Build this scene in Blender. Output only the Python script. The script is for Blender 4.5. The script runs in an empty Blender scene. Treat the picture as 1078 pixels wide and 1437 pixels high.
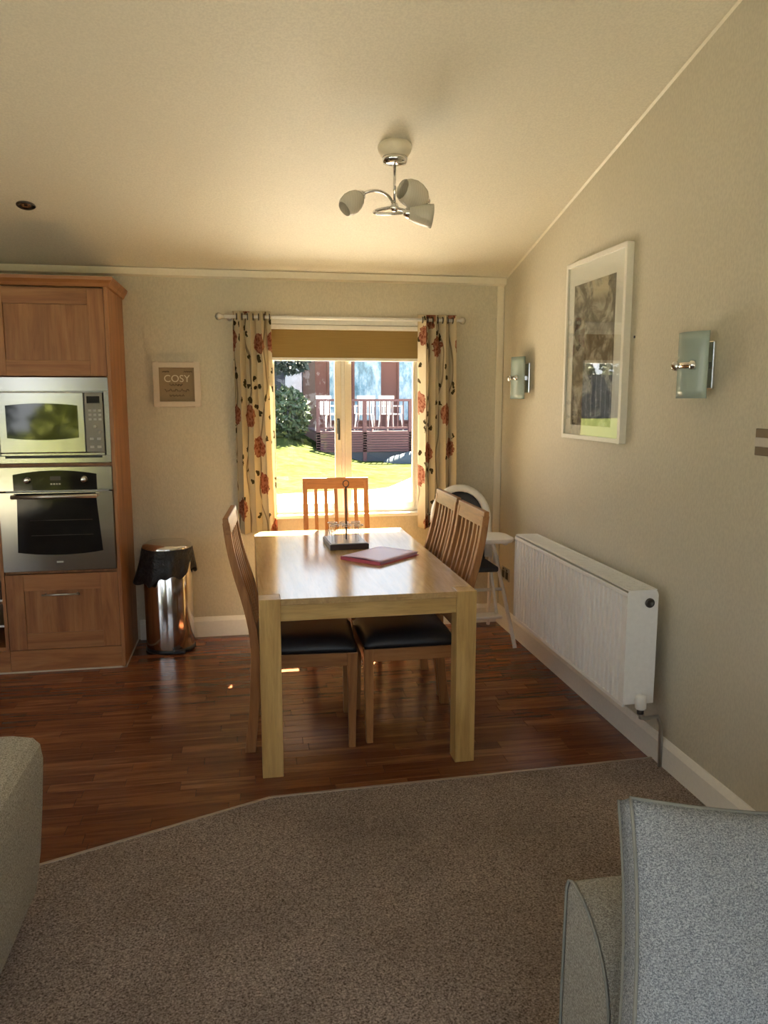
import bpy, bmesh, math, random
from mathutils import Vector, Matrix
rnd = random.Random(7)
SC = bpy.context.scene
COL = SC.collection
PI = math.pi

# ------------------------------------------------------------------ camera
F_PX, W_PX = 1078.0, 1078.0
CAM_H = 1.557
yaw, pitch = math.radians(10.0957), math.radians(8.3644)
Fv = Vector((math.sin(yaw)*math.cos(pitch), math.cos(yaw)*math.cos(pitch), -math.sin(pitch)))
Rv = Vector((math.cos(yaw), -math.sin(yaw), 0))
Uv = Rv.cross(Fv)
cam = bpy.data.cameras.new('camera')
cam.sensor_fit = 'HORIZONTAL'; cam.sensor_width = 36.0; cam.lens = 36.0*F_PX/W_PX
cam.clip_start = 0.02; cam.clip_end = 400
camo = bpy.data.objects.new('camera', cam); COL.objects.link(camo)
m = Matrix((Rv, Uv, -Fv)).transposed().to_4x4(); m.translation = (0, 0, CAM_H)
camo.matrix_world = m
SC.camera = camo

# ------------------------------------------------------------------ sky, sun, exposure
SKY_STRENGTH = 1.45
SUN_STRENGTH = 58.0
EXPOSURE = 1.52
SC.view_settings.view_transform = 'Standard'
SC.view_settings.look = 'None'
SC.view_settings.exposure = EXPOSURE
SC.view_settings.gamma = 1.0
SC.view_settings.use_curve_mapping = False
wd = bpy.data.worlds.new('sky'); SC.world = wd; wd.use_nodes = True
nt = wd.node_tree; nt.nodes.clear()
wo = nt.nodes.new('ShaderNodeOutputWorld'); bg = nt.nodes.new('ShaderNodeBackground')
tc = nt.nodes.new('ShaderNodeTexCoord'); sp = nt.nodes.new('ShaderNodeSeparateXYZ'); rp = nt.nodes.new('ShaderNodeValToRGB')
nt.links.new(tc.outputs['Generated'], sp.inputs[0]); nt.links.new(sp.outputs['Z'], rp.inputs['Fac'])
rp.color_ramp.elements[0].position = 0.0; rp.color_ramp.elements[0].color = (0.96, 0.97, 1.0, 1)
rp.color_ramp.elements[1].position = 0.7; rp.color_ramp.elements[1].color = (0.52, 0.72, 1.0, 1)
nt.links.new(rp.outputs['Color'], bg.inputs['Color']); bg.inputs['Strength'].default_value = SKY_STRENGTH
nt.links.new(bg.outputs[0], wo.inputs[0])
sun = bpy.data.lights.new('sun', 'SUN'); sun.energy = SUN_STRENGTH; sun.angle = math.radians(0.6); sun.color = (1.0, 0.86, 0.66)
suno = bpy.data.objects.new('sun', sun); COL.objects.link(suno)
SUN_EL = math.radians(60)
sd = Vector((-0.33*math.cos(SUN_EL), -0.944*math.cos(SUN_EL), -math.sin(SUN_EL)))
suno.rotation_euler = sd.to_track_quat('-Z', 'Y').to_euler(); suno.location = (3, 12, 12)
SC.cycles.use_denoising = True
SC.cycles.max_bounces = 12
SC.cycles.diffuse_bounces = 7
SC.cycles.transparent_max_bounces = 16
SC.cycles.sample_clamp_indirect = 6.0

# ------------------------------------------------------------------ materials
def sock(n, *names):
    for k in names:
        if k in n.inputs: return n.inputs[k]
class Mat:
    def __init__(s, name, color=(.8,.8,.8), rough=.5, metal=0, spec=None):
        s.m = bpy.data.materials.new(name); s.m.use_nodes = True
        s.t = s.m.node_tree; s.t.nodes.clear()
        s.out = s.n('ShaderNodeOutputMaterial'); s.b = s.n('ShaderNodeBsdfPrincipled')
        s.l(s.b.outputs[0], s.out.inputs['Surface'])
        s.b.inputs['Base Color'].default_value = (*color, 1)
        s.b.inputs['Roughness'].default_value = rough; s.b.inputs['Metallic'].default_value = metal
        if spec is not None: s.b.inputs['Specular IOR Level'].default_value = spec
    def n(s, t, **k):
        x = s.t.nodes.new(t)
        for a, v in k.items(): setattr(x, a, v)
        return x
    def l(s, a, b): s.t.links.new(a, b)
    def coord(s, scale=(1,1,1), kind='Object', rot=(0,0,0)):
        c = s.n('ShaderNodeTexCoord'); mp = s.n('ShaderNodeMapping')
        mp.inputs['Scale'].default_value = scale; mp.inputs['Rotation'].default_value = rot
        s.l(c.outputs[kind], mp.inputs[0]); return mp.outputs[0]
    def noise(s, vec, scale=5, detail=4, rough=.55, dist=0):
        x = s.n('ShaderNodeTexNoise'); x.inputs['Scale'].default_value = scale; x.inputs['Detail'].default_value = detail
        x.inputs['Roughness'].default_value = rough; x.inputs['Distortion'].default_value = dist
        s.l(vec, x.inputs['Vector']); return x.outputs['Fac']
    def ramp(s, fac, stops, interp='LINEAR'):
        r = s.n('ShaderNodeValToRGB'); cr = r.color_ramp; cr.interpolation = interp
        while len(cr.elements) < len(stops): cr.elements.new(.5)
        for e, (p, c) in zip(cr.elements, stops):
            e.position = p; e.color = (*c, 1) if len(c) == 3 else c
        s.l(fac, r.inputs['Fac']); return r.outputs['Color']
    def mix(s, a, b, fac, mode='MIX'):
        x = s.n('ShaderNodeMix', data_type='RGBA', blend_type=mode)
        for i, v in ((0, fac), (6, a), (7, b)):
            if hasattr(v, 'is_linked') or hasattr(v, 'links'): s.l(v, x.inputs[i])
            else: x.inputs[i].default_value = v if i == 0 else (*v, 1)
        return x.outputs[2]
    def base(s, c): s.l(c, s.b.inputs['Base Color'])
    def bump(s, h, strength=.2, dist=.01):
        x = s.n('ShaderNodeBump'); x.inputs['Strength'].default_value = strength; x.inputs['Distance'].default_value = dist
        s.l(h, x.inputs['Height']); s.l(x.outputs[0], s.b.inputs['Normal'])

M = {}
def plain(name, color, rough=.5, metal=0, spec=None, bump=0, bscale=60):
    a = Mat(name, color, rough, metal, spec)
    v = a.coord()
    f = a.noise(v, bscale, 3)
    a.base(a.mix(color, tuple(c*.86 for c in color), f))
    if bump: a.bump(f, bump, .003)
    M[name] = a.m; return a.m
def wood(name, c1, c2, c3, axis='X', rough=.38, scale=1.0, perobj=.25):
    a = Mat(name, c1, rough)
    s = {'X': (2.2, 26, 26), 'Y': (26, 2.2, 26), 'Z': (26, 26, 2.2)}[axis]
    v = a.coord(tuple(q*scale for q in s))
    oi = a.n('ShaderNodeObjectInfo')
    ad = a.n('ShaderNodeVectorMath', operation='ADD'); a.l(v, ad.inputs[0])
    mu = a.n('ShaderNodeVectorMath', operation='SCALE'); mu.inputs[0].default_value = (37, 23, 51); a.l(oi.outputs['Random'], mu.inputs['Scale'])
    a.l(mu.outputs[0], ad.inputs[1])
    f = a.noise(ad.outputs[0], 1.0, 6, .6, .8)
    f2 = a.noise(ad.outputs[0], 4.0, 3, .7, .2)
    c = a.ramp(f, [(.28, c3), (.5, c1), (.72, c2)])
    c = a.mix(c, tuple(q*.6 for q in c3), a.ramp(f2, [(.45, (0,0,0)), (.9, (.5,.5,.5))]))
    mr = a.n('ShaderNodeMapRange'); mr.inputs['To Min'].default_value = 1-perobj; mr.inputs['To Max'].default_value = 1+perobj*.4
    a.l(oi.outputs['Random'], mr.inputs['Value'])
    h = a.n('ShaderNodeHueSaturation'); a.l(mr.outputs[0], h.inputs['Value']); a.l(c, h.inputs['Color'])
    a.base(h.outputs[0]); a.bump(f2, .08, .002)
    M[name] = a.m; return a.m
for ax in 'XYZ':
    wood('oak_'+ax, (.56,.36,.13), (.66,.45,.19), (.43,.26,.085), ax, .36, 1, .08)
    wood('chair_oak_'+ax, (.34,.15,.05), (.44,.215,.08), (.22,.088,.028), ax, .38, 1, .12)
    wood('cabinet_'+ax, (.33,.135,.045), (.42,.195,.075), (.20,.07,.022), ax, .42, .6, .10)
wood('tabletop_oak', (.50,.33,.15), (.58,.40,.20), (.40,.25,.11), 'Y', .17, 1, .0)
# laminate: tone attribute per piece
a = Mat('laminate', (.2,.07,.03), .3)
at = a.n('ShaderNodeAttribute', attribute_name='tone')
v = a.coord((2.5, 34, 34)); ad = a.n('ShaderNodeVectorMath', operation='ADD'); a.l(v, ad.inputs[0])
mu = a.n('ShaderNodeVectorMath', operation='SCALE'); mu.inputs[0].default_value = (61, 33, 17); a.l(at.outputs['Fac'], mu.inputs['Scale']); a.l(mu.outputs[0], ad.inputs[1])
f = a.noise(ad.outputs[0], 1.0, 6, .62, .7)
tone = a.ramp(at.outputs['Fac'], [(0, (.155,.050,.020)), (.45, (.21,.070,.026)), (.8, (.26,.095,.036)), (1, (.30,.12,.05))])
dark = a.mix(tone, (.085,.022,.009), a.ramp(f, [(.38, (.75,.75,.75)), (.62, (0,0,0))]))
a.base(dark); a.b.inputs['Roughness'].default_value = .24; a.bump(f, .015, .001); M['laminate'] = a.m
plain('subfloor', (.05,.018,.008), .7)
# walls
def wallpaper(name, col, rib=.25):
    a = Mat(name, col, .62)
    v = a.coord((110, 110, 60)); f = a.noise(v, 1.0, 3, .6)
    v2 = a.coord((1,1,1)); g = a.noise(v2, 1.3, 3)
    c = a.ramp(f, [(.38, tuple(q*.93 for q in col)), (.62, tuple(min(1, q*1.05) for q in col))])
    c = a.mix(c, tuple(q*.93 for q in col), a.ramp(g, [(.4, (0,0,0)), (.8, (.5,.5,.5))]))
    a.base(c); a.bump(f, rib, .004); M[name] = a.m
wallpaper('wallpaper', (.56,.515,.405), .35)
wallpaper('ceiling_paper', (.71,.67,.56), .16)
plain('white_paint', (.86,.84,.78), .38)
plain('white_plastic', (.82,.81,.78), .3)
plain('cream_paint', (.78,.72,.58), .4)
plain('radiator_enamel', (.88,.87,.84), .4)
plain('black_plastic', (.015,.015,.017), .35)
plain('black_leather', (.012,.012,.015), .42, bump=.25, bscale=160)
plain('chrome', (.80,.80,.80), .12, 1)
plain('satin_metal', (.62,.60,.57), .33, 1)
plain('panel_metal', (.20,.18,.155), .35, .7)
plain('dark_metal', (.10,.09,.08), .35, .8)
a = Mat('brushed_steel', (.50,.50,.49), .17, 1)
f = a.noise(a.coord((3, 3, 260)), 1, 3); a.base(a.mix((.56,.55,.53), (.44,.43,.42), f)); a.bump(f, .03, .001); M['brushed_steel'] = a.m
a = Mat('bin_steel', (.62,.60,.58), .14, 1)
f = a.noise(a.coord((200, 200, 3)), 1, 3); a.base(a.mix((.68,.66,.64), (.56,.54,.52), f)); M['bin_steel'] = a.m
plain('black_glass', (.006,.007,.008), .05, 0, .8)
a = Mat('oven_glass', (.006,.006,.007), .06, 0, .22); M['oven_glass'] = a.m
a.base(a.mix((.008,.008,.009), (.02,.018,.016), a.noise(a.coord(), 20)))
a = Mat('bin_liner', (.012,.012,.013), .3); f = a.noise(a.coord(), 26, 4, .6, 1.2)
a.base(a.mix((.008,.008,.010), (.022,.022,.024), f)); a.bump(f, .8, .02); M['bin_liner'] = a.m
# frosted glass of the wall lamps, glass shade of the ceiling lamp
a = Mat('frosted_glass', (.42,.52,.47), .22); a.base(a.mix((.40,.50,.46), (.46,.55,.50), a.noise(a.coord(), 8)))
a.b.inputs['Transmission Weight'].default_value = .25; M['frosted_glass'] = a.m
a = Mat('alabaster_glass', (.66,.62,.54), .25)
w = a.n('ShaderNodeTexWave', wave_type='BANDS', bands_direction='X'); w.inputs['Scale'].default_value = 55; w.inputs['Distortion'].default_value = 1.2
a.l(a.coord(), w.inputs['Vector']); a.base(a.mix((.80,.77,.69), (.60,.56,.48), w.outputs['Fac']))
a.b.inputs['Transmission Weight'].default_value = .2; a.bump(w.outputs['Fac'], .2, .003); M['alabaster_glass'] = a.m
# window pane: clear with a mirror share
def pane_mat(name, tint, refl):
    a = Mat(name); t = a.n('ShaderNodeBsdfTransparent'); t.inputs[0].default_value = (*tint, 1)
    g = a.n('ShaderNodeBsdfGlossy'); g.inputs['Roughness'].default_value = .01
    fr = a.n('ShaderNodeLayerWeight'); fr.inputs['Blend'].default_value = .5       # facing = 1 - cos
    pw = a.n('ShaderNodeMath', operation='POWER'); a.l(fr.outputs['Facing'], pw.inputs[0]); pw.inputs[1].default_value = 5
    sc_ = a.n('ShaderNodeMath', operation='MULTIPLY_ADD'); a.l(pw.outputs[0], sc_.inputs[0]); sc_.inputs[1].default_value = 1-refl; sc_.inputs[2].default_value = refl
    mx = a.n('ShaderNodeMixShader'); a.l(sc_.outputs[0], mx.inputs[0]); a.l(t.outputs[0], mx.inputs[1]); a.l(g.outputs[0], mx.inputs[2])
    a.l(mx.outputs[0], a.out.inputs['Surface']); M[name] = a.m
pane_mat('window_glass', (.96,.975,.97), .03)
pane_mat('picture_glass', (.97,.98,.97), .10)
# blind
a = Mat('blind_fabric', (.40,.31,.11), .8); f = a.noise(a.coord((6, 6, 150)), 1, 3)
c = a.mix((.36,.25,.10), (.29,.20,.075), f)
d = a.n('ShaderNodeBsdfDiffuse'); t = a.n('ShaderNodeBsdfTranslucent'); mx = a.n('ShaderNodeMixShader'); mx.inputs[0].default_value = .12
a.l(c, d.inputs[0]); a.l(c, t.inputs[0]); a.l(d.outputs[0], mx.inputs[1]); a.l(t.outputs[0], mx.inputs[2]); a.l(mx.outputs[0], a.out.inputs['Surface']); M['blind_fabric'] = a.m
# curtain print in cloth coordinates (metres along the cloth, metres up)
a = Mat('floral_curtain', (.7,.62,.45), .8)
uv = a.coord((1,1,1), 'UV')
nn = a.n('ShaderNodeTexNoise'); nn.inputs['Scale'].default_value = 30; a.l(uv, nn.inputs['Vector'])
dis = a.n('ShaderNodeVectorMath', operation='MULTIPLY_ADD'); a.l(nn.outputs['Color'], dis.inputs[0]); dis.inputs[1].default_value = (.06,.06,0); a.l(uv, dis.inputs[2])
def vor(vec, scale, rand=.8):
    x = a.n('ShaderNodeTexVoronoi', voronoi_dimensions='2D'); x.inputs['Scale'].default_value = scale; x.inputs['Randomness'].default_value = rand
    a.l(vec, x.inputs['Vector']); return x
fl = vor(dis.outputs[0], 3.4, .8); lf = vor(dis.outputs[0], 15, 1.0); pt = vor(dis.outputs[0], 38)
cloth = a.mix((.74,.66,.49), (.66,.57,.40), a.noise(a.coord((300,300,300)), 1, 2))
wv = a.n('ShaderNodeTexWave', wave_type='BANDS', bands_direction='X'); wv.inputs['Scale'].default_value = 1.6; wv.inputs['Distortion'].default_value = 7; wv.inputs['Detail Scale'].default_value = .9
a.l(uv, wv.inputs['Vector'])
c = a.mix(cloth, (.16,.10,.05), a.ramp(wv.outputs['Fac'], [(.982, (0,0,0)), (.992, (.7,.7,.7))]))
sepc = a.n('ShaderNodeSeparateColor'); a.l(lf.outputs['Color'], sepc.inputs[0])
lm = a.n('ShaderNodeMath', operation='LESS_THAN'); a.l(lf.outputs['Distance'], lm.inputs[0]); lm.inputs[1].default_value = .27
lm2 = a.n('ShaderNodeMath', operation='GREATER_THAN'); a.l(sepc.outputs[0], lm2.inputs[0]); lm2.inputs[1].default_value = .74
lm3 = a.n('ShaderNodeMath', operation='MULTIPLY'); a.l(lm.outputs[0], lm3.inputs[0]); a.l(lm2.outputs[0], lm3.inputs[1])
c = a.mix(c, (.075,.06,.03), lm3.outputs[0])
fm = a.n('ShaderNodeMath', operation='LESS_THAN'); a.l(fl.outputs['Distance'], fm.inputs[0]); fm.inputs[1].default_value = .23
petal = a.mix((.26,.085,.05), (.46,.22,.14), a.ramp(pt.outputs['Distance'], [(.2, (0,0,0)), (.5, (1,1,1))]))
c = a.mix(c, petal, fm.outputs[0])
d = a.n('ShaderNodeBsdfDiffuse'); t = a.n('ShaderNodeBsdfTranslucent'); mx = a.n('ShaderNodeMixShader'); mx.inputs[0].default_value = .38
a.l(c, d.inputs[0]); a.l(c, t.inputs[0]); a.l(d.outputs[0], mx.inputs[1]); a.l(t.outputs[0], mx.inputs[2]); a.l(mx.outputs[0], a.out.inputs['Surface']); M['floral_curtain'] = a.m
# carpet
a = Mat('carpet_pile', (.3,.22,.16), .95, spec=.1)
v = a.coord(); f = a.noise(v, 170, 3, .7); g = a.noise(v, 420, 2, .7); h = a.noise(v, 2.2, 3)
c = a.ramp(f, [(.34, (.155,.105,.083)), (.47, (.48,.375,.315)), (.57, (.65,.53,.46)), (.67, (.95,.82,.73))])
c = a.mix(c, (.12,.08,.055), a.ramp(h, [(.42, (0,0,0)), (.75, (.35,.35,.35))]))
a.base(c); ma = a.n('ShaderNodeMath', operation='ADD'); a.l(f, ma.inputs[0]); a.l(g, ma.inputs[1]); a.bump(ma.outputs[0], 1.0, .012); M['carpet_pile'] = a.m
def fabric(name, c1, c2, c3, sc=1.0):
    a = Mat(name, c1, .9, spec=.15)
    v = a.coord((330*sc, 330*sc, 700*sc)); v2 = a.coord((800*sc, 800*sc, 260*sc))
    f = a.noise(v, 1, 2); g = a.noise(v2, 1, 2); ma = a.n('ShaderNodeMath', operation='ADD'); a.l(f, ma.inputs[0]); a.l(g, ma.inputs[1])
    mm = a.n('ShaderNodeMath', operation='MULTIPLY'); a.l(ma.outputs[0], mm.inputs[0]); mm.inputs[1].default_value = .5
    c = a.ramp(mm.outputs[0], [(.38, c3), (.5, c1), (.62, c2)]); a.base(c); a.bump(mm.outputs[0], .5, .004); M[name] = a.m
fabric('sofa_fabric', (.33,.305,.26), (.50,.47,.41), (.19,.17,.145), .8)
fabric('sofa_fabric_lit', (.40,.37,.31), (.58,.54,.47), (.20,.18,.15), .6)  # same cloth as the sofa, lightened for the light falling on it
fabric('skylit_cushion_fabric', (.26,.275,.295), (.44,.455,.475), (.12,.13,.145), .8)  # grey cloth with blue sky light mixed into its colour
plain('piping_fabric', (.24,.235,.21), .9, bump=.3, bscale=300)
# paper prints
a = Mat('harbour_print', (.4,.38,.34), .7)
f = a.noise(a.coord((1, 5.5, 7)), 1.5, 7, .62, .9); g = a.noise(a.coord((1, 3.0, 2.2), rot=(.5,0,0)), 1.3, 4, .6, 1.5)
sepz = a.n('ShaderNodeSeparateXYZ'); a.l(a.coord(), sepz.inputs[0])
c = a.ramp(f, [(.38, (.05,.045,.035)), (.48, (.16,.14,.11)), (.56, (.34,.32,.27)), (.68, (.50,.47,.40))])
c = a.mix(c, (.055,.048,.04), a.ramp(g, [(.50, (0,0,0)), (.56, (.85,.85,.85))]))
mrz = a.n('ShaderNodeMapRange'); a.l(sepz.outputs['Z'], mrz.inputs['Value']); mrz.inputs['From Min'].default_value = .22; mrz.inputs['From Max'].default_value = .27
sky_ = a.ramp(g, [(.44, (1,1,1)), (.50, (0,0,0))]); tm = a.n('ShaderNodeMath', operation='MULTIPLY'); a.l(sky_, tm.inputs[0]); a.l(mrz.outputs[0], tm.inputs[1])
c = a.mix(c, (.50,.44,.32), tm.outputs[0]); a.base(c); M['harbour_print'] = a.m
plain('mat_board', (.86,.85,.80), .8)
plain('picture_frame_white', (.80,.77,.69), .35)
plain('sign_board', (.30,.22,.13), .8)
plain('sign_frame', (.66,.57,.47), .6)
plain('sign_letter', (.72,.66,.52), .6)
plain('sign_script', (.10,.06,.03), .7)
plain('pink_card', (.62,.13,.20), .45)
plain('pink_paper', (.62,.42,.58), .4)
plain('tile_white', (.50,.56,.62), .2)
plain('tray_dark', (.05,.03,.028), .35)
plain('grey_button', (.55,.54,.50), .35)
plain('switch_plate', (.17,.125,.085), .35, .3)
plain('rocker', (.55,.50,.45), .3)
plain('highchair_pad', (.03,.033,.04), .6)
plain('sealant', (.55,.45,.36), .5)
# outdoors
a = Mat('lawn_grass', (.12,.17,.03), 1.0, spec=0); v = a.coord()
c = a.ramp(a.noise(v, 3.2, 6, .7), [(.35, (.021,.030,.008)), (.5, (.036,.044,.014)), (.68, (.056,.060,.024))]); a.base(c); M['lawn_grass'] = a.m
plain('bounce_paving', (.16,.15,.125), .9, bscale=2)
plain('path_concrete', (.40,.385,.37), .9, bscale=2)
plain('deck_timber', (.075,.030,.036), .8, bscale=5)
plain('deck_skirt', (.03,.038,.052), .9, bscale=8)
plain('lodge_timber', (.11,.038,.030), .7, bscale=6)
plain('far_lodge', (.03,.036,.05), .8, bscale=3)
plain('roof_felt', (.05,.05,.055), .8)
a = Mat('lodge_glass', (.1,.2,.3), .08, 0, .8); f = a.noise(a.coord((3,3,1.2)), 1.4, 4, .7)
a.base(a.ramp(f, [(.36, (.05,.12,.17)), (.48, (.12,.24,.33)), (.62, (.30,.40,.46))])); M['lodge_glass'] = a.m  # mottled blues paint reflections and curtains onto the panes
plain('boulder', (.035,.05,.065), .9, bump=.5, bscale=4)
plain('bark', (.035,.03,.028), .9, bump=.5, bscale=12)
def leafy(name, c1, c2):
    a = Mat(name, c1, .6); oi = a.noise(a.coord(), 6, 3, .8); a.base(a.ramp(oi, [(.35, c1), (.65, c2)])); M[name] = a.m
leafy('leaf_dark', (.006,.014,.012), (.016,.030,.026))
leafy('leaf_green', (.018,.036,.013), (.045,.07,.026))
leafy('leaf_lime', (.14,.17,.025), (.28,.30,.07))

# ------------------------------------------------------------------ mesh building
class MB:
    def __init__(s): s.v = []; s.f = []; s.sm = []
    def add(s, vs, fs, smooth=False):
        o = len(s.v); s.v += [tuple(p) for p in vs]
        for q in fs: s.f.append(tuple(i+o for i in q)); s.sm.append(smooth)
        return s
    def box(s, x0, x1, y0, y1, z0, z1):
        vs = [(x, y, z) for x in (x0, x1) for y in (y0, y1) for z in (z0, z1)]
        return s.add(vs, [(0,1,3,2), (4,6,7,5), (0,4,5,1), (2,3,7,6), (0,2,6,4), (1,5,7,3)])
    def prism(s, poly, axis, a0, a1):
        """poly: 2-D outline; axis: extrusion axis"""
        n = len(poly)
        def P(p, a): return {'x': (a, p[0], p[1]), 'y': (p[0], a, p[1]), 'z': (p[0], p[1], a)}[axis]
        vs = [P(p, a0) for p in poly] + [P(p, a1) for p in poly]
        fs = [tuple(range(n))[::-1], tuple(range(n, 2*n))] + [(i, (i+1) % n, (i+1) % n+n, i+n) for i in range(n)]
        return s.add(vs, fs)
    def tube(s, pts, r, seg=10, closed=False, cap=True):
        pts = [Vector(p) for p in pts]; n = len(pts)
        rs = r if isinstance(r, (list, tuple)) else [r]*n
        vs = []; up = None
        for i, p in enumerate(pts):
            if closed: t = pts[(i+1) % n]-pts[i-1]
            else: t = pts[min(i+1, n-1)]-pts[max(i-1, 0)]
            t.normalize()
            if up is None:
                up = Vector((0, 0, 1)) if abs(t.z) < .9 else Vector((1, 0, 0))
            b = t.cross(up).normalized(); up = b.cross(t).normalized()
            for k in range(seg):
                an = 2*PI*k/seg; vs.append(p+(b*math.cos(an)+up*math.sin(an))*rs[i])
        fs = []
        m_ = n if closed else n-1
        for i in range(m_):
            j = (i+1) % n
            for k in range(seg):
                l_ = (k+1) % seg; fs.append((i*seg+k, i*seg+l_, j*seg+l_, j*seg+k))
        if cap and not closed: fs += [tuple(range(seg))[::-1], tuple(range((n-1)*seg, n*seg))]
        return s.add(vs, fs, True)
    def lathe(s, prof, c=(0,0,0), axis=(0,0,1), seg=28):
        """prof: (radius, height) pairs along axis from c"""
        q = Vector((0,0,1)).rotation_difference(Vector(axis).normalized())
        c = Vector(c); vs = []
        for r, h in prof:
            for k in range(seg):
                an = 2*PI*k/seg; vs.append(c+q@Vector((r*math.cos(an), r*math.sin(an), h)))
        fs = []
        for i in range(len(prof)-1):
            for k in range(seg):
                l_ = (k+1) % seg; fs.append((i*seg+k, i*seg+l_, (i+1)*seg+l_, (i+1)*seg+k))
        if prof[0][0] > 1e-5: fs.append(tuple(range(seg))[::-1])
        if prof[-1][0] > 1e-5: fs.append(tuple(range((len(prof)-1)*seg, len(prof)*seg)))
        return s.add(vs, fs, True)
    def grid(s, fn, nu, nv, smooth=True):
        vs = [fn(i/nu, j/nv) for i in range(nu+1) for j in range(nv+1)]
        fs = [(i*(nv+1)+j, (i+1)*(nv+1)+j, (i+1)*(nv+1)+j+1, i*(nv+1)+j+1) for i in range(nu) for j in range(nv)]
        return s.add(vs, fs, smooth)

def chain_offset(p):
    o = Vector((0,0,0))
    while p is not None: o += p.location; p = p.parent
    return o
def obj(name, mb, mat, parent=None, bevel=0, seg=2, weld=False):
    off = chain_offset(parent)
    me = bpy.data.meshes.new(name)
    me.from_pydata([(x-off.x, y-off.y, z-off.z) for x, y, z in mb.v], [], mb.f)
    me.polygons.foreach_set('use_smooth', mb.sm)
    me.materials.append(M[mat] if isinstance(mat, str) else mat)
    bm = bmesh.new(); bm.from_mesh(me)
    bmesh.ops.remove_doubles(bm, verts=bm.verts, dist=1e-6)
    bmesh.ops.recalc_face_normals(bm, faces=bm.faces)
    bm.to_mesh(me); bm.free()
    o = bpy.data.objects.new(name, me); COL.objects.link(o)
    if parent: o.parent = parent
    if bevel:
        b = o.modifiers.new('bevel', 'BEVEL'); b.width = bevel; b.segments = seg; b.limit_method = 'ANGLE'; b.angle_limit = math.radians(40)
        b.harden_normals = False
    return o
def thing(name, loc, label, cat, group=None):
    o = bpy.data.objects.new(name, None); COL.objects.link(o); o.location = loc
    o.empty_display_size = .05
    return tag(o, label, cat, group)
def tag(o, label, cat, group=None):
    o['label'] = label; o['category'] = cat
    if group: o['group'] = group
    return o
def struct(name, mb, mat, **k):
    o = obj(name, mb, mat, **k); o['kind'] = 'structure'; return o
def dup(root, loc, rotz=0, label=None):
    def cp(o, par):
        c = o.copy(); COL.objects.link(c); c.parent = par
        for ch in list(o.children): cp(ch, c)
        return c
    c = cp(root, None); c.location = loc; c.rotation_euler = (0, 0, rotz)
    if label: c['label'] = label
    return c
def B(*a): return MB().box(*a)
def lerp(a, b, t): return a+(b-a)*t

# ------------------------------------------------------------------ room shell
XR, YF, XL, YB = 1.72, 5.06, -4.3, -1.25
ZE, SL, YRIDGE = 2.345, .239, 1.9
def zc(y): return ZE+SL*(YF-y) if y >= YRIDGE else ZE+SL*(YF-YRIDGE)-SL*(YRIDGE-y)
T = .12
WX0, WX1, WZ0, WZ1 = .140, 1.150, .800, 2.03
# floor and planks
fl_ = struct('floor', B(XL-T, XR+T, YB-T, YF+T, -.15, -.007), 'subfloor')
BND = [(XL, 1.107), (.056, 2.856), (XR, 2.905)]
def ybound(x):
    return lerp(BND[0][1], BND[1][1], (x-BND[0][0])/(BND[1][0]-BND[0][0])) if x < .056 else lerp(2.856, 2.905, (x-.056)/(XR-.056))
planks = []
PW = .0665
y = YF
row = 0
while y > 1.0:
    y0 = y-PW; x = XL-rnd.random()*.45
    while x < XR:
        L_ = rnd.choice((.30, .38, .46, .54)); x1 = min(x+L_, XR); xa = max(x, XL)
        if x1-xa > .02 and y > min(ybound(xa), ybound(x1)): planks.append((xa, x1, y0, y, rnd.random()))
        x += L_
    y -= PW; row += 1
def plank_mesh(mb, p, tones):
    g = .0006; x0, x1, y0, y1, t = p
    n0 = len(mb.f)
    x0 += g; x1 -= g; y0 += g; y1 -= g; c = .0008; z0, z1 = -.007, 0
    vs = [(x0,y0,z0),(x1,y0,z0),(x1,y1,z0),(x0,y1,z0),(x0,y0,z1-c),(x1,y0,z1-c),(x1,y1,z1-c),(x0,y1,z1-c),(x0+c,y0+c,z1),(x1-c,y0+c,z1),(x1-c,y1-c,z1),(x0+c,y1-c,z1)]
    fs = [(0,1,5,4),(1,2,6,5),(2,3,7,6),(3,0,4,7),(4,5,9,8),(5,6,10,9),(6,7,11,10),(7,4,8,11),(8,9,10,11)]
    mb.add(vs, fs); tones += [t]*len(fs)
def tone_attr(o, tones):
    at_ = o.data.attributes.new('tone', 'FLOAT', 'FACE'); at_.data.foreach_set('value', tones)
def in_view(p):
    x, y_ = (p[0]+p[1])/2, (p[2]+p[3])/2
    u = Vector((x, y_, -CAM_H)); z = u.dot(Fv); px = 539+F_PX*u.dot(Rv)/z
    return -60 < px < 1000
vis = sorted([p for p in planks if in_view(p)], key=lambda p: (p[2]))
sing, rest = vis[:296], vis[296:]+[p for p in planks if not in_view(p)]
for p in sing:
    mb = MB(); tn = []; plank_mesh(mb, p, tn); o = obj('plank', mb, 'laminate', fl_); tone_attr(o, tn)
mb = MB(); tn = []
for p in rest: plank_mesh(mb, p, tn)
o = obj('distant_planks', mb, 'laminate', fl_); tone_attr(o, tn); o['kind'] = 'stuff'
# carpet and its edge strip
mb = MB().prism([(XL, YB), (XR, YB), (XR, 2.905), (.056, 2.856), (XL, 1.107)], 'z', -.006, .010)
cp_ = struct('carpet', mb, 'carpet_pile'); cp_['label'] = 'mottled brown fitted carpet'
mb = MB()
def strip(p, q, w=.014, z=.012):
    d = (Vector(q)-Vector(p)).normalized(); n = Vector((-d.y, d.x))*w*.5
    P, Q = Vector(p), Vector(q)
    poly = [tuple(P-n), tuple(Q-n), tuple(Q+n), tuple(P+n)]
    return poly
for p, q in zip(BND[:-1], BND[1:]): mb.prism(strip(p, q), 'z', .0, .0125)
plain('threshold', (.42,.33,.26), .4, .3)
struct('trim_1', mb, 'threshold', bevel=.002)

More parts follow.
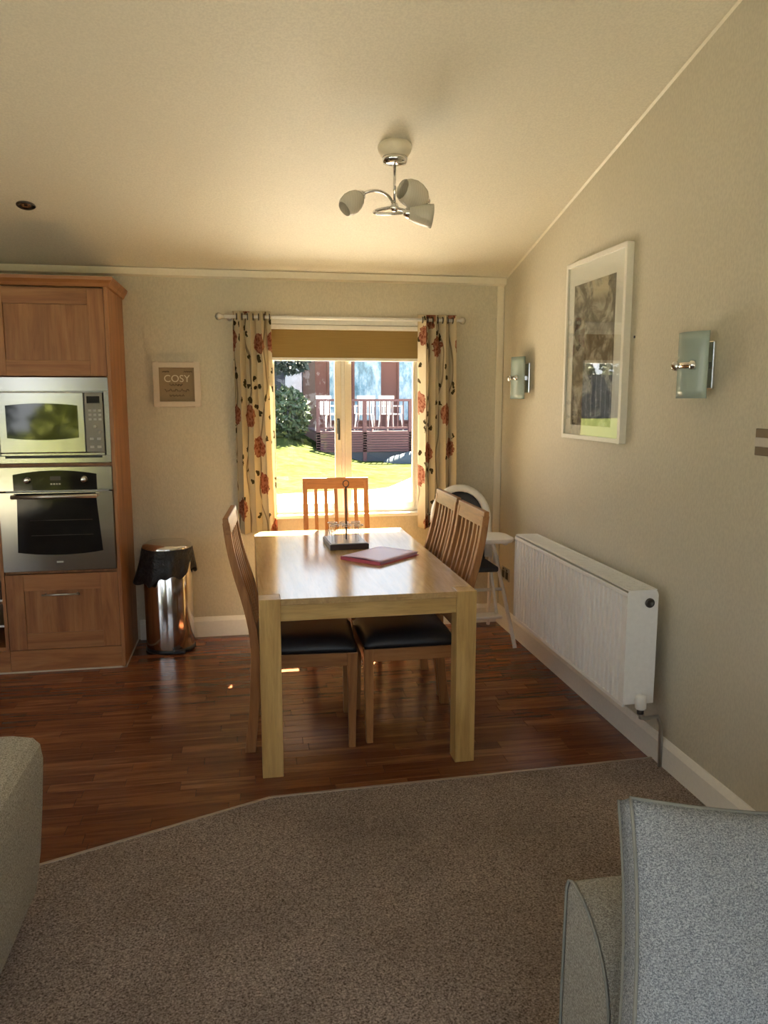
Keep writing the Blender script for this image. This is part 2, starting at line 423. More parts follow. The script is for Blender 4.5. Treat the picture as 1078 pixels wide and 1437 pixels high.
# walls
mb = MB()
mb.box(XL-T, WX0, YF, YF+T, 0, ZE+.1).box(WX1, XR+T, YF, YF+T, 0, ZE+.1).box(WX0, WX1, YF, YF+T, 0, WZ0).box(WX0, WX1, YF, YF+T, WZ1, ZE+.1)
struct('wall_far', mb, 'wallpaper')
prof = [(YB-T, 0), (YF+T, 0), (YF+T, zc(YF+T)+.1), (YRIDGE, zc(YRIDGE)+.1), (YB-T, zc(YB-T)+.1)]
def side_wall(name, x0, x1, holes):
    # side wall as columns between window openings
    mb = MB(); ys = [YB-T]+[v_ for h in holes for v_ in h[:2]]+[YF+T]
    def top(ya, yb):
        pts = [(ya, zc(ya)+.1)]
        if ya < YRIDGE < yb: pts.append((YRIDGE, zc(YRIDGE)+.1))
        return pts+[(yb, zc(yb)+.1)]
    for i in range(0, len(ys), 2):
        ya, yb = ys[i], ys[i+1]; mb.prism([(yb, 0), (ya, 0)]+top(ya, yb), 'x', x0, x1)
    for ya, yb, z0, z1 in holes:
        if z0 > 0: mb.prism([(ya, 0), (yb, 0), (yb, z0), (ya, z0)], 'x', x0, x1)
        mb.prism([(yb, z1), (ya, z1)]+top(ya, yb), 'x', x0, x1)
    return struct(name, mb, 'wallpaper')
side_wall('wall_right', XR, XR+T, [])
side_wall('wall_left', XL-T, XL, [(-.8, 1.3, .12, 2.12)])
mb = MB()
for ya, yb in ((YF+T, YRIDGE), (YRIDGE, YB-T)):
    mb.prism([(ya, zc(ya)), (yb, zc(yb)), (yb, zc(yb)+.12), (ya, zc(ya)+.12)], 'x', XL-T, XR+T)
struct('ceiling', mb, 'ceiling_paper')
# glazed wall behind the camera
ZB = zc(YB)
openings = [(-4.15, -2.02, 0.06, 2.14), (-1.25, 1.58, .30, 2.14)]
mb = MB()
xs = [XL-T, openings[0][0], openings[0][1], openings[1][0], openings[1][1], XR+T]
mb.box(xs[0], xs[1], YB-T, YB, 0, ZB+.1).box(xs[2], xs[3], YB-T, YB, 0, ZB+.1).box(xs[4], xs[5], YB-T, YB, 0, ZB+.1)
for x0, x1, z0, z1 in openings: mb.box(x0, x1, YB-T, YB, 0, z0).box(x0, x1, YB-T, YB, z1, ZB+.1)
struct('wall_near', mb, 'wallpaper')
def glazing(name, x0, x1, z0, z1, n, y=YB-.06):
    mb = MB(); w = .05
    mb.box(x0, x0+w, y-.03, y+.03, z0, z1).box(x1-w, x1, y-.03, y+.03, z0, z1).box(x0+w, x1-w, y-.03, y+.03, z0, z0+w).box(x0+w, x1-w, y-.03, y+.03, z1-w, z1)
    for i in range(1, n):
        xm = lerp(x0, x1, i/n); mb.box(xm-.035, xm+.035, y-.03, y+.03, z0+w, z1-w)
    o = struct(name, mb, 'white_paint')
    obj('pane', B(x0+w, x1-w, y-.004, y+.004, z0+w, z1-w), 'window_glass', o)
    return o
glazing('door_1', *openings[0], 2)
glazing('window_2', *openings[1], 3)  # unseen window, widened to let in more daylight
def glazing_side(name, x, ya, yb, z0, z1, n):
    mb = MB(); w = .05
    mb.box(x-.03, x+.03, ya, ya+w, z0, z1).box(x-.03, x+.03, yb-w, yb, z0, z1).box(x-.03, x+.03, ya+w, yb-w, z0, z0+w).box(x-.03, x+.03, ya+w, yb-w, z1-w, z1)
    for i in range(1, n):
        ym = lerp(ya, yb, i/n); mb.box(x-.03, x+.03, ym-.035, ym+.035, z0+w, z1-w)
    o = struct(name, mb, 'white_paint')
    obj('pane', B(x-.004, x+.004, ya+w, yb-w, z0+w, z1-w), 'window_glass', o)
glazing_side('fill_window', XL-.06, -.8, 1.3, .12, 2.12, 2)  # unseen side window, added to brighten the room

# baseboards, coving, corner strips
def bb_prof(o, s): return [(o, 0), (o+s*.018, 0), (o+s*.018, .105), (o+s*.012, .118), (o+s*.006, .130), (o, .132)]
mb = MB().prism([(y_, z) for y_, z in bb_prof(YF, -1)], 'x', -.715, XR-.018)
struct('baseboard_far', mb, 'white_paint')
mb = MB().prism([(x, z) for x, z in bb_prof(XR, -1)], 'y', YB, YF)
struct('baseboard_right', mb, 'white_paint')
mb = MB().prism([(YF, ZE-.045), (YF-.03, ZE-.035), (YF-.036, ZE+.004), (YF, ZE-.002)], 'x', XL, XR)
struct('trim_2', mb, 'cream_paint')
struct('trim_3', B(XR-.052, XR-.006, YF-.010, YF, .13, ZE-.04), 'cream_paint', bevel=.002)
mb = MB().prism([(XR, 0), (XR-.01, 0), (XR, .012)], 'y', 0, 1)
mb = MB(); n = Vector((0, 1, -SL)).normalized()
mb.add([(XR, YF, ZE-.014), (XR-.008, YF, ZE-.004), (XR, YF, ZE+.002), (XR, YRIDGE, zc(YRIDGE)-.014), (XR-.008, YRIDGE, zc(YRIDGE)-.004), (XR, YRIDGE, zc(YRIDGE)+.002)], [(0,1,4,3), (1,2,5,4), (0,3,5,2), (0,2,1), (3,4,5)])
struct('trim_4', mb, 'cream_paint')

# window_1
mb = MB(); y0, y1 = YF+.035, YF+.095; w = .030
mb.box(WX0, WX0+w, y0, y1, WZ0, WZ1).box(WX1-w, WX1, y0, y1, WZ0, WZ1).box(WX0+w, WX1-w, y0, y1, WZ0, WZ0+w).box(WX0+w, WX1-w, y0, y1, WZ1-w, WZ1)
XM = .632
mb.box(XM-.012, XM+.012, y0, y1, WZ0+w, WZ1-w)
win = struct('window_1', mb, 'white_paint', bevel=.003)
for x0, x1 in ((WX0+w, XM-.012), (XM+.012, WX1-w)):
    mb = MB(); ya, yb = y0-.008, y0+.034; s = .036; z0, z1 = WZ0+w, WZ1-w
    xa, xb = (x0, x0+.014) if x0 < .5 else (x0, x0+s+.004)
    xc, xd = (x1-s-.004, x1) if x0 < .5 else (x1-.014, x1)
    mb.box(xa, xb, ya, yb, z0, z1).box(xc, xd, ya, yb, z0, z1).box(xb, xc, ya, yb, z0, z0+s).box(xb, xc, ya, yb, z1-s, z1)
    sash = obj('sash', mb, 'cream_paint', win, bevel=.003)
    obj('pane', B(xb, xc, y0+.008, y0+.014, z0+s, z1-s), 'window_glass', sash)
    if x0 < .5:
        hb = MB().box(xc+.010, xc+.028, ya-.008, ya, 1.33, 1.43).box(xc+.012, xc+.026, ya-.034, ya-.008, 1.395, 1.42)
        hb.box(xc+.012, xc+.026, ya-.042, ya-.030, 1.29, 1.42)
        obj('window_handle', hb, 'dark_metal', sash, bevel=.002)
obj('window_sill', MB().box(WX0-.03, WX1+.03, YF-.045, YF-.001, WZ0-.022, WZ0).box(WX0+.001, WX1-.001, YF-.001, YF+.035, WZ0-.0, WZ0+.003), 'white_paint', win, bevel=.003)
# architrave round the window
mb = MB().box(WX0-.032, WX0, YF-.012, YF, WZ0, WZ1+.032).box(WX1, WX1+.032, YF-.012, YF, WZ0, WZ1+.032).box(WX0, WX1, YF-.012, YF, WZ1, WZ1+.032)
struct('trim_5', mb, 'white_paint', bevel=.002)

# ------------------------------------------------------------------ outside, seen through the window
def gz(x, y_):
    rise = max(0, min(1, (y_-13)/11)); left = max(0, min(1, (3.2-x)/2.6))
    s_ = lambda t: t*t*(3-2*t)
    return -.32+.26*s_(max(0, min(1, (y_-7)/14)))+.85*s_(rise)*s_(left)
mb = MB().grid(lambda u, v_: (lerp(-30, 34, u), lerp(5.4, 60, v_), gz(lerp(-30, 34, u), lerp(5.4, 60, v_))-.01), 64, 70)
g = struct('ground', mb, 'lawn_grass'); g['label'] = 'sunlit lawn outside the window'
def path_left(y_):
    if y_ < 12: return -8
    if y_ < 14.5: return lerp(-8, 2.6, (y_-12)/2.5)
    return lerp(2.6, 5.0, min(1, (y_-14.5)/4.5))
mb = MB()
def pf(u, v_):
    yy = lerp(5.45, 19.3, v_); x0 = path_left(yy)
    xx = lerp(x0, 14, u); return (xx, yy, gz(xx, yy)+.012)
mb.grid(pf, 24, 60)
pa = struct('driveway', mb, 'path_concrete'); pa['label'] = 'pale driveway outside the window'

# neighbouring lodge with its deck
L0 = (2.0, 20, -.1)
lodge = thing('neighbouring_lodge', L0, 'red-brown timber lodge with tall windows, outside the window', 'building')
DZ = .72
x0, x1, yd, yw = 1.78, 12.0, 20.0, 23.0
zb = -.12
obj('wall', B(x0+.25, x1, yw, yw+5, zb, 3.4), 'lodge_timber', lodge)
obj('roof', MB().prism([(x0-.3, 3.4), (x1+.4, 3.4), ((x0+x1)/2, 5.2)], 'y', yw-.8, yw+5.4), 'roof_felt', lodge)
for wx0, wx1 in ((2.45, 3.0), (3.2, 4.0), (4.55, 5.25), (5.7, 6.6), (7.2, 8.2), (8.6, 9.6)):
    f_ = obj('window_frame', MB().box(wx0-.06, wx0, yw-.05, yw, DZ+.15, 2.85).box(wx1, wx1+.06, yw-.05, yw, DZ+.15, 2.85).box(wx0, wx1, yw-.05, yw, 2.79, 2.85).box(wx0, wx1, yw-.05, yw, DZ+.15, DZ+.21), 'lodge_timber', lodge)
    obj('pane', B(wx0, wx1, yw-.03, yw-.01, DZ+.21, 2.79), 'lodge_glass', f_)
deck = thing('timber_deck', (x0, yd, zb), 'raised dark timber deck with balustrade in front of the red-brown lodge', 'deck')
obj('deck_floor', B(x0, x1, yd, yw, DZ-.05, DZ), 'deck_timber', deck)
for i in range(8):
    z0 = zb+.30+i*.066*1.0
    obj('skirt_board', B(x0, x1, yd-.03, yd, z0+.004, z0+.058), 'deck_timber', deck, bevel=.004)
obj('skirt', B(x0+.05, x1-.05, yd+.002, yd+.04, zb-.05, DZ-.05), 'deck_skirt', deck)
for i in range(9):
    xx = x0+.05+i*1.22; obj('post', B(xx-.05, xx+.05, yd-.03, yd+.07, zb-.05, 1.52), 'deck_timber', deck)
obj('handrail', B(x0, x1, yd-.05, yd+.09, 1.50, 1.56), 'deck_timber', deck)
obj('lower_rail', B(x0, x1, yd, yd+.04, DZ+.06, DZ+.11), 'deck_timber', deck)
nb = 0; xx = x0+.2
base_b = None
while xx < x1-.1:
    if base_b is None:
        base_b = obj('baluster', B(xx-.014, xx+.014, yd+.006, yd+.034, DZ+.11, 1.50), 'deck_timber', deck)
        bx = xx
    else:
        c_ = base_b.copy(); COL.objects.link(c_); c_.location.x = base_b.location.x+(xx-bx)
    xx += .15
# patio chairs on the deck
def patio_chair():
    t_ = thing('patio_chair', (0,0,0), '', 'chair', 'white chairs on the neighbouring deck')
    mb = MB(); 
    obj('seat', B(-.22, .22, -.22, .22, .42, .45), 'white_plastic', t_, bevel=.01)
    mb = MB()
    for i in range(5): mb.box(-.21+i*.092, -.21+i*.092+.055, .20, .225, .45, .88)
    mb.box(-.24, .24, .195, .23, .84, .93)
    obj('backrest', mb, 'white_plastic', t_)
    for sx in (-1, 1):
        obj('armrest', MB().box(sx*.24-.025, sx*.24+.025, -.22, .22, .64, .665).box(sx*.24-.02, sx*.24+.02, -.22, -.18, .45, .64), 'white_plastic', t_)
        for sy in (-1, 1): obj('leg', MB().tube([(sx*.2, sy*.2, .42), (sx*.25, sy*.24, 0)], .022, 6), 'white_plastic', t_)
    return t_
pc = patio_chair()
labs = ['white patio chair on the deck left of the window mullion', 'white patio chair on the deck just right of the window mullion', 'rightmost white patio chair on the deck, with arms', ]
for i, (px, py, rz, lb) in enumerate(((2.15, 20.55, .5, labs[0]), (3.15, 20.6, -.3, labs[1]), (3.85, 20.6, .4, labs[2]))):
    o = pc if i == 0 else dup(pc, (0,0,0)); o.location = (px, py, DZ); o.rotation_euler = (0,0,rz+PI*.0); o['label'] = lb
# boulder
mb = MB().grid(lambda u, v_: (4.1+.62*math.cos(2*PI*u)*math.sin(PI*v_*.5)*(1+.12*math.sin(5*u*2*PI)), 19.55+.35*math.sin(2*PI*u)*math.sin(PI*v_*.5), zb-.06+.36*math.cos(PI*v_*.5)*(1+.1*math.sin(9*u+3*v_))), 20, 8)
tag(obj('boulder', mb, 'boulder'), 'pale grey-blue rounded boulder on the grass at the foot of the deck', 'rock')

def leaves(mb, c, r, n, size, R):
    for _ in range(n):
        d_ = Vector((R.gauss(0,1), R.gauss(0,1), R.gauss(0,1))).normalized()*R.uniform(.72, 1.02)
        p = Vector((c[0]+d_.x*r[0], c[1]+d_.y*r[1], c[2]+d_.z*r[2]))
        a1 = Vector((R.gauss(0,1), R.gauss(0,1), R.gauss(0,1))).normalized(); b1 = a1.orthogonal().normalized()
        s1 = size*R.uniform(.6, 1.3)
        mb.add([p-a1*s1, p-b1*s1*.45, p+a1*s1, p+b1*s1*.45], [(0,1,2,3)])
    return mb
R2 = random.Random(3)
def bush(name, c, r, n, size, mat, label, cat='bush'):
    t_ = thing(name, (c[0], c[1], c[2]-r[2]), label, cat)
    obj('foliage', leaves(MB(), c, r, n, size, R2), mat, t_)
    st = MB()
    for k in range(4):
        an = k*1.6; st.tube([(c[0], c[1], c[2]-r[2]*1.05), (c[0]+.4*r[0]*math.cos(an), c[1]+.4*r[1]*math.sin(an), c[2]+.3*r[2])], [.05, .02], 6)
    obj('stem', st, 'bark', t_)
    return t_
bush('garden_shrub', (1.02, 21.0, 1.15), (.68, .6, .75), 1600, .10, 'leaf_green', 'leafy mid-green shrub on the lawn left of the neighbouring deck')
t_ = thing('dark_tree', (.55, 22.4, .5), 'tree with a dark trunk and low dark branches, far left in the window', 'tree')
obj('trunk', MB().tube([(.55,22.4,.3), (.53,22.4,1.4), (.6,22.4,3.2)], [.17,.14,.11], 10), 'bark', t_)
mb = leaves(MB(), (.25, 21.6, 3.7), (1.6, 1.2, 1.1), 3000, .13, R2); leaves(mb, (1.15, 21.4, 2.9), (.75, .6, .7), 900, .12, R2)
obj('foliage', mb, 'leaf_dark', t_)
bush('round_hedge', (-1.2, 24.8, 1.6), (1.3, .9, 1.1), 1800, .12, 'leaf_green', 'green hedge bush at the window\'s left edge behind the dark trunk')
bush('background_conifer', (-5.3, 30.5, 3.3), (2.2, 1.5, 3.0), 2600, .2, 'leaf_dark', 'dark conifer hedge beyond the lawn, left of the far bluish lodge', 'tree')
# added fence standing in for a mirrored deck, and planting (mirrored in the picture glass)
fe = thing('stand_in_fence', (-10.5, 30, gz(-10.5, 30)), 'added dark board fence, stand-in for a deck mirrored in the picture glass', 'fence')
for i in range(32):
    xa = -14.4+i*.21; zg = gz(xa, 30)
    obj('board', B(xa+.008, xa+.202, 30, 30.03, zg-.05, zg+1.75), 'far_lodge', fe)
obj('rail', B(-14.4, -7.7, 30.03, 30.07, 1.9, 1.98), 'far_lodge', fe)
for i, (cx, rz_) in enumerate(((-13.2, 1.7), (-10.9, 1.4), (-8.7, 1.8))):
    bush('garden_tree', (cx, 32.5, rz_+.80), (.98, 1.0, rz_), 1500, .14, 'leaf_green', ['leftmost bushy tree behind the board fence', 'low bushy tree in the middle behind the board fence', 'tall bushy tree behind the right end of the board fence'][i], 'tree')
# far lodge
far = thing('far_lodge', (2.4, 31, .3), 'bluish shaded lodge far off behind the dark tree, left in the window', 'building')
obj('wall', B(-1.5, 6.2, 31, 35, .0, 4.2), 'far_lodge', far)
obj('roof', MB().prism([(-1.9, 4.2), (6.6, 4.2), (2.3, 5.8)], 'y', 30.4, 35.5), 'roof_felt', far)
for wx0, wx1 in ((-.6, .1), (1.55, 2.2), (3.0, 3.35), (3.9, 4.3)):
    obj('window_pane', B(wx0, wx1, 30.93, 30.99, 1.7, 3.3), 'tile_white', far)
# garden behind the camera (mirrored by the oven front)
mb = MB().grid(lambda u, v_: (lerp(-30, 34, u), lerp(-40, YB-.5, v_), -.35), 4, 4); g2 = struct('rear_ground', mb, 'lawn_grass'); g2['label'] = 'lawn behind the camera'
mb = MB().box(-9, 9, -8.5, YB-.4, -.34, -.30); g3 = struct('bounce_terrace', mb, 'bounce_paving'); g3['label'] = 'unseen terrace added behind the camera to bounce warm light'  # terrace added out of view to bounce warm light onto the ceiling

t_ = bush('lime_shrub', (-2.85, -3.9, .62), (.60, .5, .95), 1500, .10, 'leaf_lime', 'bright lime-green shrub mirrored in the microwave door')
for i, (cx, cy, rx, rz_) in enumerate(((-7.8, -11, 2.3, 2.0), (-3.0, -12, 2.1, 2.6), (1.9, -11, 2.3, 1.8), (6.8, -12, 2.2, 2.2))):
    bush('garden_hedge', (cx, cy, rz_-.6), (rx, 1.2, rz_), 1500, .2, 'leaf_dark', ['leftmost tall dark hedge bush behind the camera', 'second tall dark hedge bush behind the camera', 'third dark hedge bush behind the camera', 'rightmost dark hedge bush behind the camera'][i])

# ------------------------------------------------------------------ window dressing
YR = 4.965
rod = thing('curtain_pole', (.63, YR, 2.062), 'slim pale metal curtain pole above the window', 'curtain pole')
obj('pole', MB().tube([(-.125, YR, 2.062), (1.375, YR, 2.062)], .0105, 12), 'white_plastic', rod)
for x in (-.13, 1.38):
    s_ = -1 if x < 0 else 1
    obj('finial', MB().lathe([(.010, -.012), (.013, -.006), (.012, 0), (.020, .012), (.024, .024), (.018, .038), (.0, .046)], (x-.0, YR, 2.062), (s_, 0, 0), 14), 'satin_metal', rod)
for x in (-.085, 1.36-.015):
    mb = MB().tube([(x, YR, 2.062), (x, YF-.008, 2.062)], .006, 8).lathe([(.022, 0), (.022, .006), (0, .008)], (x, YF, 2.062), (0, -1, 0), 14)
    obj('bracket', mb, 'satin_metal', rod)
def curtain(x0, x1, xb0, xb1, label, phase, zb_):
    top, nW = 2.095, 3.5
    mb = MB(); nu, nv = 96, 40; amp = .038
    cloth_w = (x1-x0)*2.6
    def P(u, v_):
        xa, xc = lerp(x0, xb0, v_), lerp(x1, xb1, v_)
        a_ = amp*(1+.18*math.sin(7*u+2*v_))*(1-.12*v_)
        ph = 2*PI*nW*u+phase+.5*v_*math.sin(5*u)
        x = lerp(xa, xc, u)+.008*math.sin(2*ph)*1.0
        yy = YR+a_*math.sin(ph)*(1.0)+.006*math.sin(11*u+9*v_)*v_
        return (x, yy, lerp(top, zb_, v_)+.004*math.sin(ph))
    mb.grid(P, nu, nv)
    t_ = thing('curtain', ((x0+x1)/2, YR, zb_), label, 'curtain', 'floral curtains at the window')
    off = chain_offset(t_)
    me = bpy.data.meshes.new('curtain_cloth'); me.from_pydata([tuple(Vector(p)-off) for p in mb.v], [], mb.f)
    me.polygons.foreach_set('use_smooth', [True]*len(mb.f)); me.materials.append(M['floral_curtain'])
    uvl = me.uv_layers.new(name='UVMap')
    arc = [0]
    for i in range(nu):
        a_, b_ = Vector(P(i/nu, .5)), Vector(P((i+1)/nu, .5)); arc.append(arc[-1]+(b_-a_).length)
    for lp in me.loops:
        i, j = divmod(lp.vertex_index, nv+1); uvl.data[lp.index].uv = (arc[i]+phase*3.1, (top-(top-zb_)*j/nv))
    o_ = bpy.data.objects.new('curtain_cloth', me); COL.objects.link(o_); o_.parent = t_
    sol = o_.modifiers.new('thickness', 'SOLIDIFY'); sol.thickness = .002
    for k in range(int(nW*2)):
        u = (k*PI-phase)/(2*PI*nW)
        if u < .01: u += 1
        if u > .99: continue
        x = lerp(x0, x1, u)
        ring = [(x+.002, YR+.019*math.cos(a_), 2.062+.019*math.sin(a_)) for a_ in [2*PI*q/16 for q in range(16)]]
        obj('eyelet', MB().tube(ring, .004, 6, closed=True), 'dark_metal', t_)
    return t_
curtain(-.075, .160, -.072, .185, 'cream curtain with red flowers at the left of the window, glowing in the sun', .4, .70)
curtain(1.118, 1.352, 1.128, 1.365, 'cream curtain with red flowers at the right of the window, above the high chair', 1.7, .70)
bl = thing('roller_blind', (.64, YF+.012, 2.0), 'olive roller blind drawn partway down behind the curtain pole', 'blind')
obj('cassette', MB().box(WX0+.004, WX1-.004, YF-.030, YF+.028, 1.998, 2.026), 'white_paint', bl, bevel=.004)
obj('blind_fabric', MB().box(WX0+.016, WX1-.016, YF+.004, YF+.006, 1.822, 1.999), 'blind_fabric', bl)
obj('bottom_bar', MB().box(WX0+.016, WX1-.016, YF-.002, YF+.012, 1.802, 1.822), 'white_paint', bl, bevel=.003)

# ------------------------------------------------------------------ dining table
TX0, TX1, TY0, TY1, TZ = .030, .937, 3.030, 4.660, .760
tb = thing('dining_table', ((TX0+TX1)/2, (TY0+TY1)/2, 0), 'large rectangular light oak dining table with chunky square legs', 'table')
lw = .086
nt_ = lw
outl = [(TX0+nt_, TY0), (TX1-nt_, TY0), (TX1-nt_, TY0+nt_), (TX1, TY0+nt_), (TX1, TY1-nt_), (TX1-nt_, TY1-nt_), (TX1-nt_, TY1), (TX0+nt_, TY1), (TX0+nt_, TY1-nt_), (TX0, TY1-nt_), (TX0, TY0+nt_), (TX0+nt_, TY0+nt_)]
obj('tabletop', MB().prism(outl, 'z', TZ-.026, TZ), 'tabletop_oak', tb, bevel=.002)
for x in (TX0, TX1-lw):
    for y_ in (TY0, TY1-lw): obj('leg', B(x, x+lw, y_, y_+lw, 0, TZ), 'oak_Z', tb, bevel=.003)
zA, zB = .665, TZ-.0265
obj('apron', B(TX0+lw, TX1-lw, TY0+.012, TY0+.034, zA, zB), 'oak_X', tb, bevel=.0015)
obj('apron', B(TX0+lw, TX1-lw, TY1-.034, TY1-.012, zA, zB), 'oak_X', tb, bevel=.0015)
obj('apron', B(TX0+.012, TX0+.034, TY0+lw, TY1-lw, zA, zB), 'oak_Y', tb, bevel=.0015)
obj('apron', B(TX1-.034, TX1-.012, TY0+lw, TY1-lw, zA, zB), 'oak_Y', tb, bevel=.0015)

# ------------------------------------------------------------------ dining chairs (front towards +x, posts at x = 0)
def back_x(z):
    pts = [(0, -.020), (.20, .002), (.44, .014), (.56, .006), (.68, -.020), (.80, -.055), (.92, -.083), (1.056, -.100)]
    for (z0, a0), (z1, a1) in zip(pts[:-1], pts[1:]):
        if z <= z1:
            t_ = (z-z0)/(z1-z0); return lerp(a0, a1, t_)
    return pts[-1][1]
def curved_bar(y0, y1, z0, z1, n, d0, d1=None, w0=0):
    """vertical member following the back curve; depth d"""
    mb = MB(); vs = []; d1 = d0 if d1 is None else d1
    for i in range(n+1):
        z = lerp(z0, z1, i/n); c = (back_x(max(0, z-.03))+back_x(z)+back_x(min(1.056, z+.03)))/3; d = lerp(d0, d1, i/n)
        vs += [(c-d/2, y0, z), (c+d/2, y0, z), (c+d/2, y1, z), (c-d/2, y1, z)]
    fs = [(3,2,1,0), (4*n, 4*n+1, 4*n+2, 4*n+3)]
    for i in range(n):
        a_ = 4*i
        for k in range(4): fs.append((a_+k, a_+(k+1) % 4, a_+4+(k+1) % 4, a_+4+k))
    return mb.add(vs, fs)
def make_chair():
    r = thing('dining_chair', (0,0,0), '', 'chair', 'slat-back oak dining chairs round the table')
    W2 = .212
    for s_ in (-1, 1):
        ya, yb = sorted((s_*W2, s_*(W2-.030)))
        obj('leg', curved_bar(ya, yb, 0, 1.035, 22, .046, .030), 'chair_oak_Z', r, bevel=.002)
        # front leg, tapering
        yo = s_*W2; t1, t2 = .046, .030
        vs = [(.462, yo, .445), (.462-t1, yo, .445), (.462-t1, yo-s_*.042, .445), (.462, yo-s_*.042, .445),
              (.450, yo-s_*.002, 0), (.450-t2, yo-s_*.002, 0), (.450-t2, yo-s_*.030, 0), (.450, yo-s_*.030, 0)]
        obj('leg', MB().add(vs, [(0,1,2,3), (4,5,6,7), (0,1,5,4), (1,2,6,5), (2,3,7,6), (3,0,4,7)]), 'chair_oak_Z', r, bevel=.002)
        ya, yb = sorted((s_*(W2-.004), s_*(W2-.024)))
        obj('seat_rail', B(.034, .418, ya, yb, .385, .443), 'chair_oak_X', r, bevel=.0015)
    obj('seat_rail', B(.436, .456, -W2+.042, W2-.042, .385, .443), 'chair_oak_Y', r, bevel=.0015)
    obj('seat_rail', B(.004, .026, -W2+.03, W2-.03, .385, .443), 'chair_oak_Y', r, bevel=.0015)
    # padded seat
    def pad(u, v_):
        # superellipse cushion top
        a_, b_ = 2*u-1, 2*v_-1
        h = (max(0, 1-abs(a_)**5))**.5*(max(0, 1-abs(b_)**5))**.5
        return (.243+.214*a_, (W2-.008)*b_, .444+.020+.052*h)
    mb = MB().grid(pad, 18, 18); mb.grid(lambda u, v_: (.243+.214*(2*u-1), (W2-.008)*(2*v_-1), .4445), 18, 18)
    n_ = 19
    def ring(o_): return [o_+i*n_ for i in range(18)]+[o_+18*n_+j for j in range(18)]+[o_+(18-i)*n_+18 for i in range(18)]+[o_+18-j for j in range(18)]
    ra, rb = ring(0), ring(n_*n_)
    mb.f += [(ra[i], ra[(i+1) % 72], rb[(i+1) % 72], rb[i]) for i in range(72)]; mb.sm += [True]*72
    obj('seat', mb, 'black_leather', r)
    obj('lower_rail', curved_bar(-W2+.03, W2-.03, .500, .545, 2, .022), 'chair_oak_Y', r)
    obj('top_rail', curved_bar(-W2-.001, W2+.001, .985, 1.056, 5, .028, .024), 'chair_oak_Y', r, bevel=.003)
    inner = 2*(W2-.030); gap = (inner-5*.022)/6
    s0 = None
    for k in range(5):
        yc = -inner/2+gap*(k+1)+.022*k
        if s0 is None: s0 = obj('slat', curved_bar(yc, yc+.022, .54, .99, 12, .016), 'chair_oak_Z', r, bevel=.001); y00 = yc
        else:
            c_ = s0.copy(); COL.objects.link(c_); c_.location.y += yc-y00
    return r
ch = make_chair()
chairs = [((.013, 3.490, 0), math.radians(-3.6), 'oak slat-back dining chair on the left side of the table, the only one there'),
          ((.954, 3.490, 0), PI, 'oak slat-back dining chair on the right of the table, nearest the camera'),
          ((.965, 3.990, 0), PI, 'oak slat-back dining chair on the table\'s right side, in front of the high chair'),
          ((.556, 4.815, 0), -PI/2, 'oak slat-back dining chair at the far end of the table, before the window')]
for i, (loc, rz, lb) in enumerate(chairs):
    if i: dup(ch, loc, rz, lb)
ch.location = chairs[0][0]; ch.rotation_euler = (0, 0, chairs[0][1]); ch['label'] = chairs[0][2]

# ------------------------------------------------------------------ things on the table
cd = thing('tabletop_stand', (.52, 4.17, TZ), 'dark tray with a pale top and a tall wire stand, on the table', 'stand')
def rotbox(mb, cx, cy, hx, hy, z0, z1, ang):
    c, s_ = math.cos(ang), math.sin(ang)
    poly = [(cx+c*a_*hx-s_*b_*hy, cy+s_*a_*hx+c*b_*hy) for a_, b_ in ((-1,-1), (1,-1), (1,1), (-1,1))]
    return mb.prism(poly, 'z', z0, z1)
A0 = .05
obj('tray', rotbox(MB(), .52, 4.135, .105, .135, TZ, TZ+.030, A0), 'tray_dark', cd, bevel=.003)
obj('tile_top', rotbox(MB(), .52, 4.135, .098, .128, TZ+.030, TZ+.034, A0), 'tile_white', cd, bevel=.001)
wire = MB()
zt = TZ+.034
for k in range(3):
    cx = .455+k*.065
    for yy in (4.08, 4.19):
        ring = [(cx+.026*math.cos(q*PI/9), yy+.026*math.sin(q*PI/9), zt+.085) for q in range(18)]
        wire.tube(ring, .0022, 6, closed=True)
        for an in (.8, 2.4, 4.7):
            wire.tube([(cx+.026*math.cos(an), yy+.026*math.sin(an), zt+.085), (cx+.018*math.cos(an), yy+.018*math.sin(an), zt+.001)], .0018, 6)
wire.tube([(.44, 4.135, zt+.085), (.60, 4.135, zt+.085)], .0025, 6)
obj('wire_rings', wire, 'chrome', cd)
stem = MB().tube([(.525, 4.135, zt), (.525, 4.135, zt+.29)], .004, 8)
obj('stem', stem, 'dark_metal', cd)
lp = [(.525+.016*math.sin(q*PI/8), 4.135, zt+.307+.018*math.cos(q*PI/8)) for q in range(16)]
obj('ring_handle', MB().tube(lp, .003, 6, closed=True), 'dark_metal', cd)
fo = thing('pink_folder', (.655, 3.775, TZ), 'pink document folder lying open-edged on the table near the wire stand', 'folder')
FA = -.82
obj('cover', rotbox(MB(), .655, 3.785, .125, .165, TZ+.0, TZ+.003, FA), 'pink_card', fo)
obj('paper', rotbox(MB(), .655, 3.785, .119, .158, TZ+.003, TZ+.014, FA), 'pink_paper', fo, bevel=.001)
c_, s_ = math.cos(FA), math.sin(FA)
def fw(a_, b_, z): return (.655+c_*a_-s_*b_, 3.785+s_*a_+c_*b_, z)
mb = MB().grid(lambda u, v_: fw(lerp(-.125, .125, u), lerp(-.165, .165, v_), TZ+.0155+.006*math.sin(PI*u)*(1-v_)), 10, 10)
mb2 = MB(); mb2.v = list(mb.v); mb2.f = list(mb.f); mb2.sm = list(mb.sm)
o = obj('front_cover', mb2, 'pink_paper', fo); sm_ = o.modifiers.new('t', 'SOLIDIFY'); sm_.thickness = .0015; sm_.offset = 1
obj('spine', rotbox(MB(), *fw(0, -.1655, 0)[:2], .125, .0015, TZ, TZ+.017, FA), 'pink_card', fo)

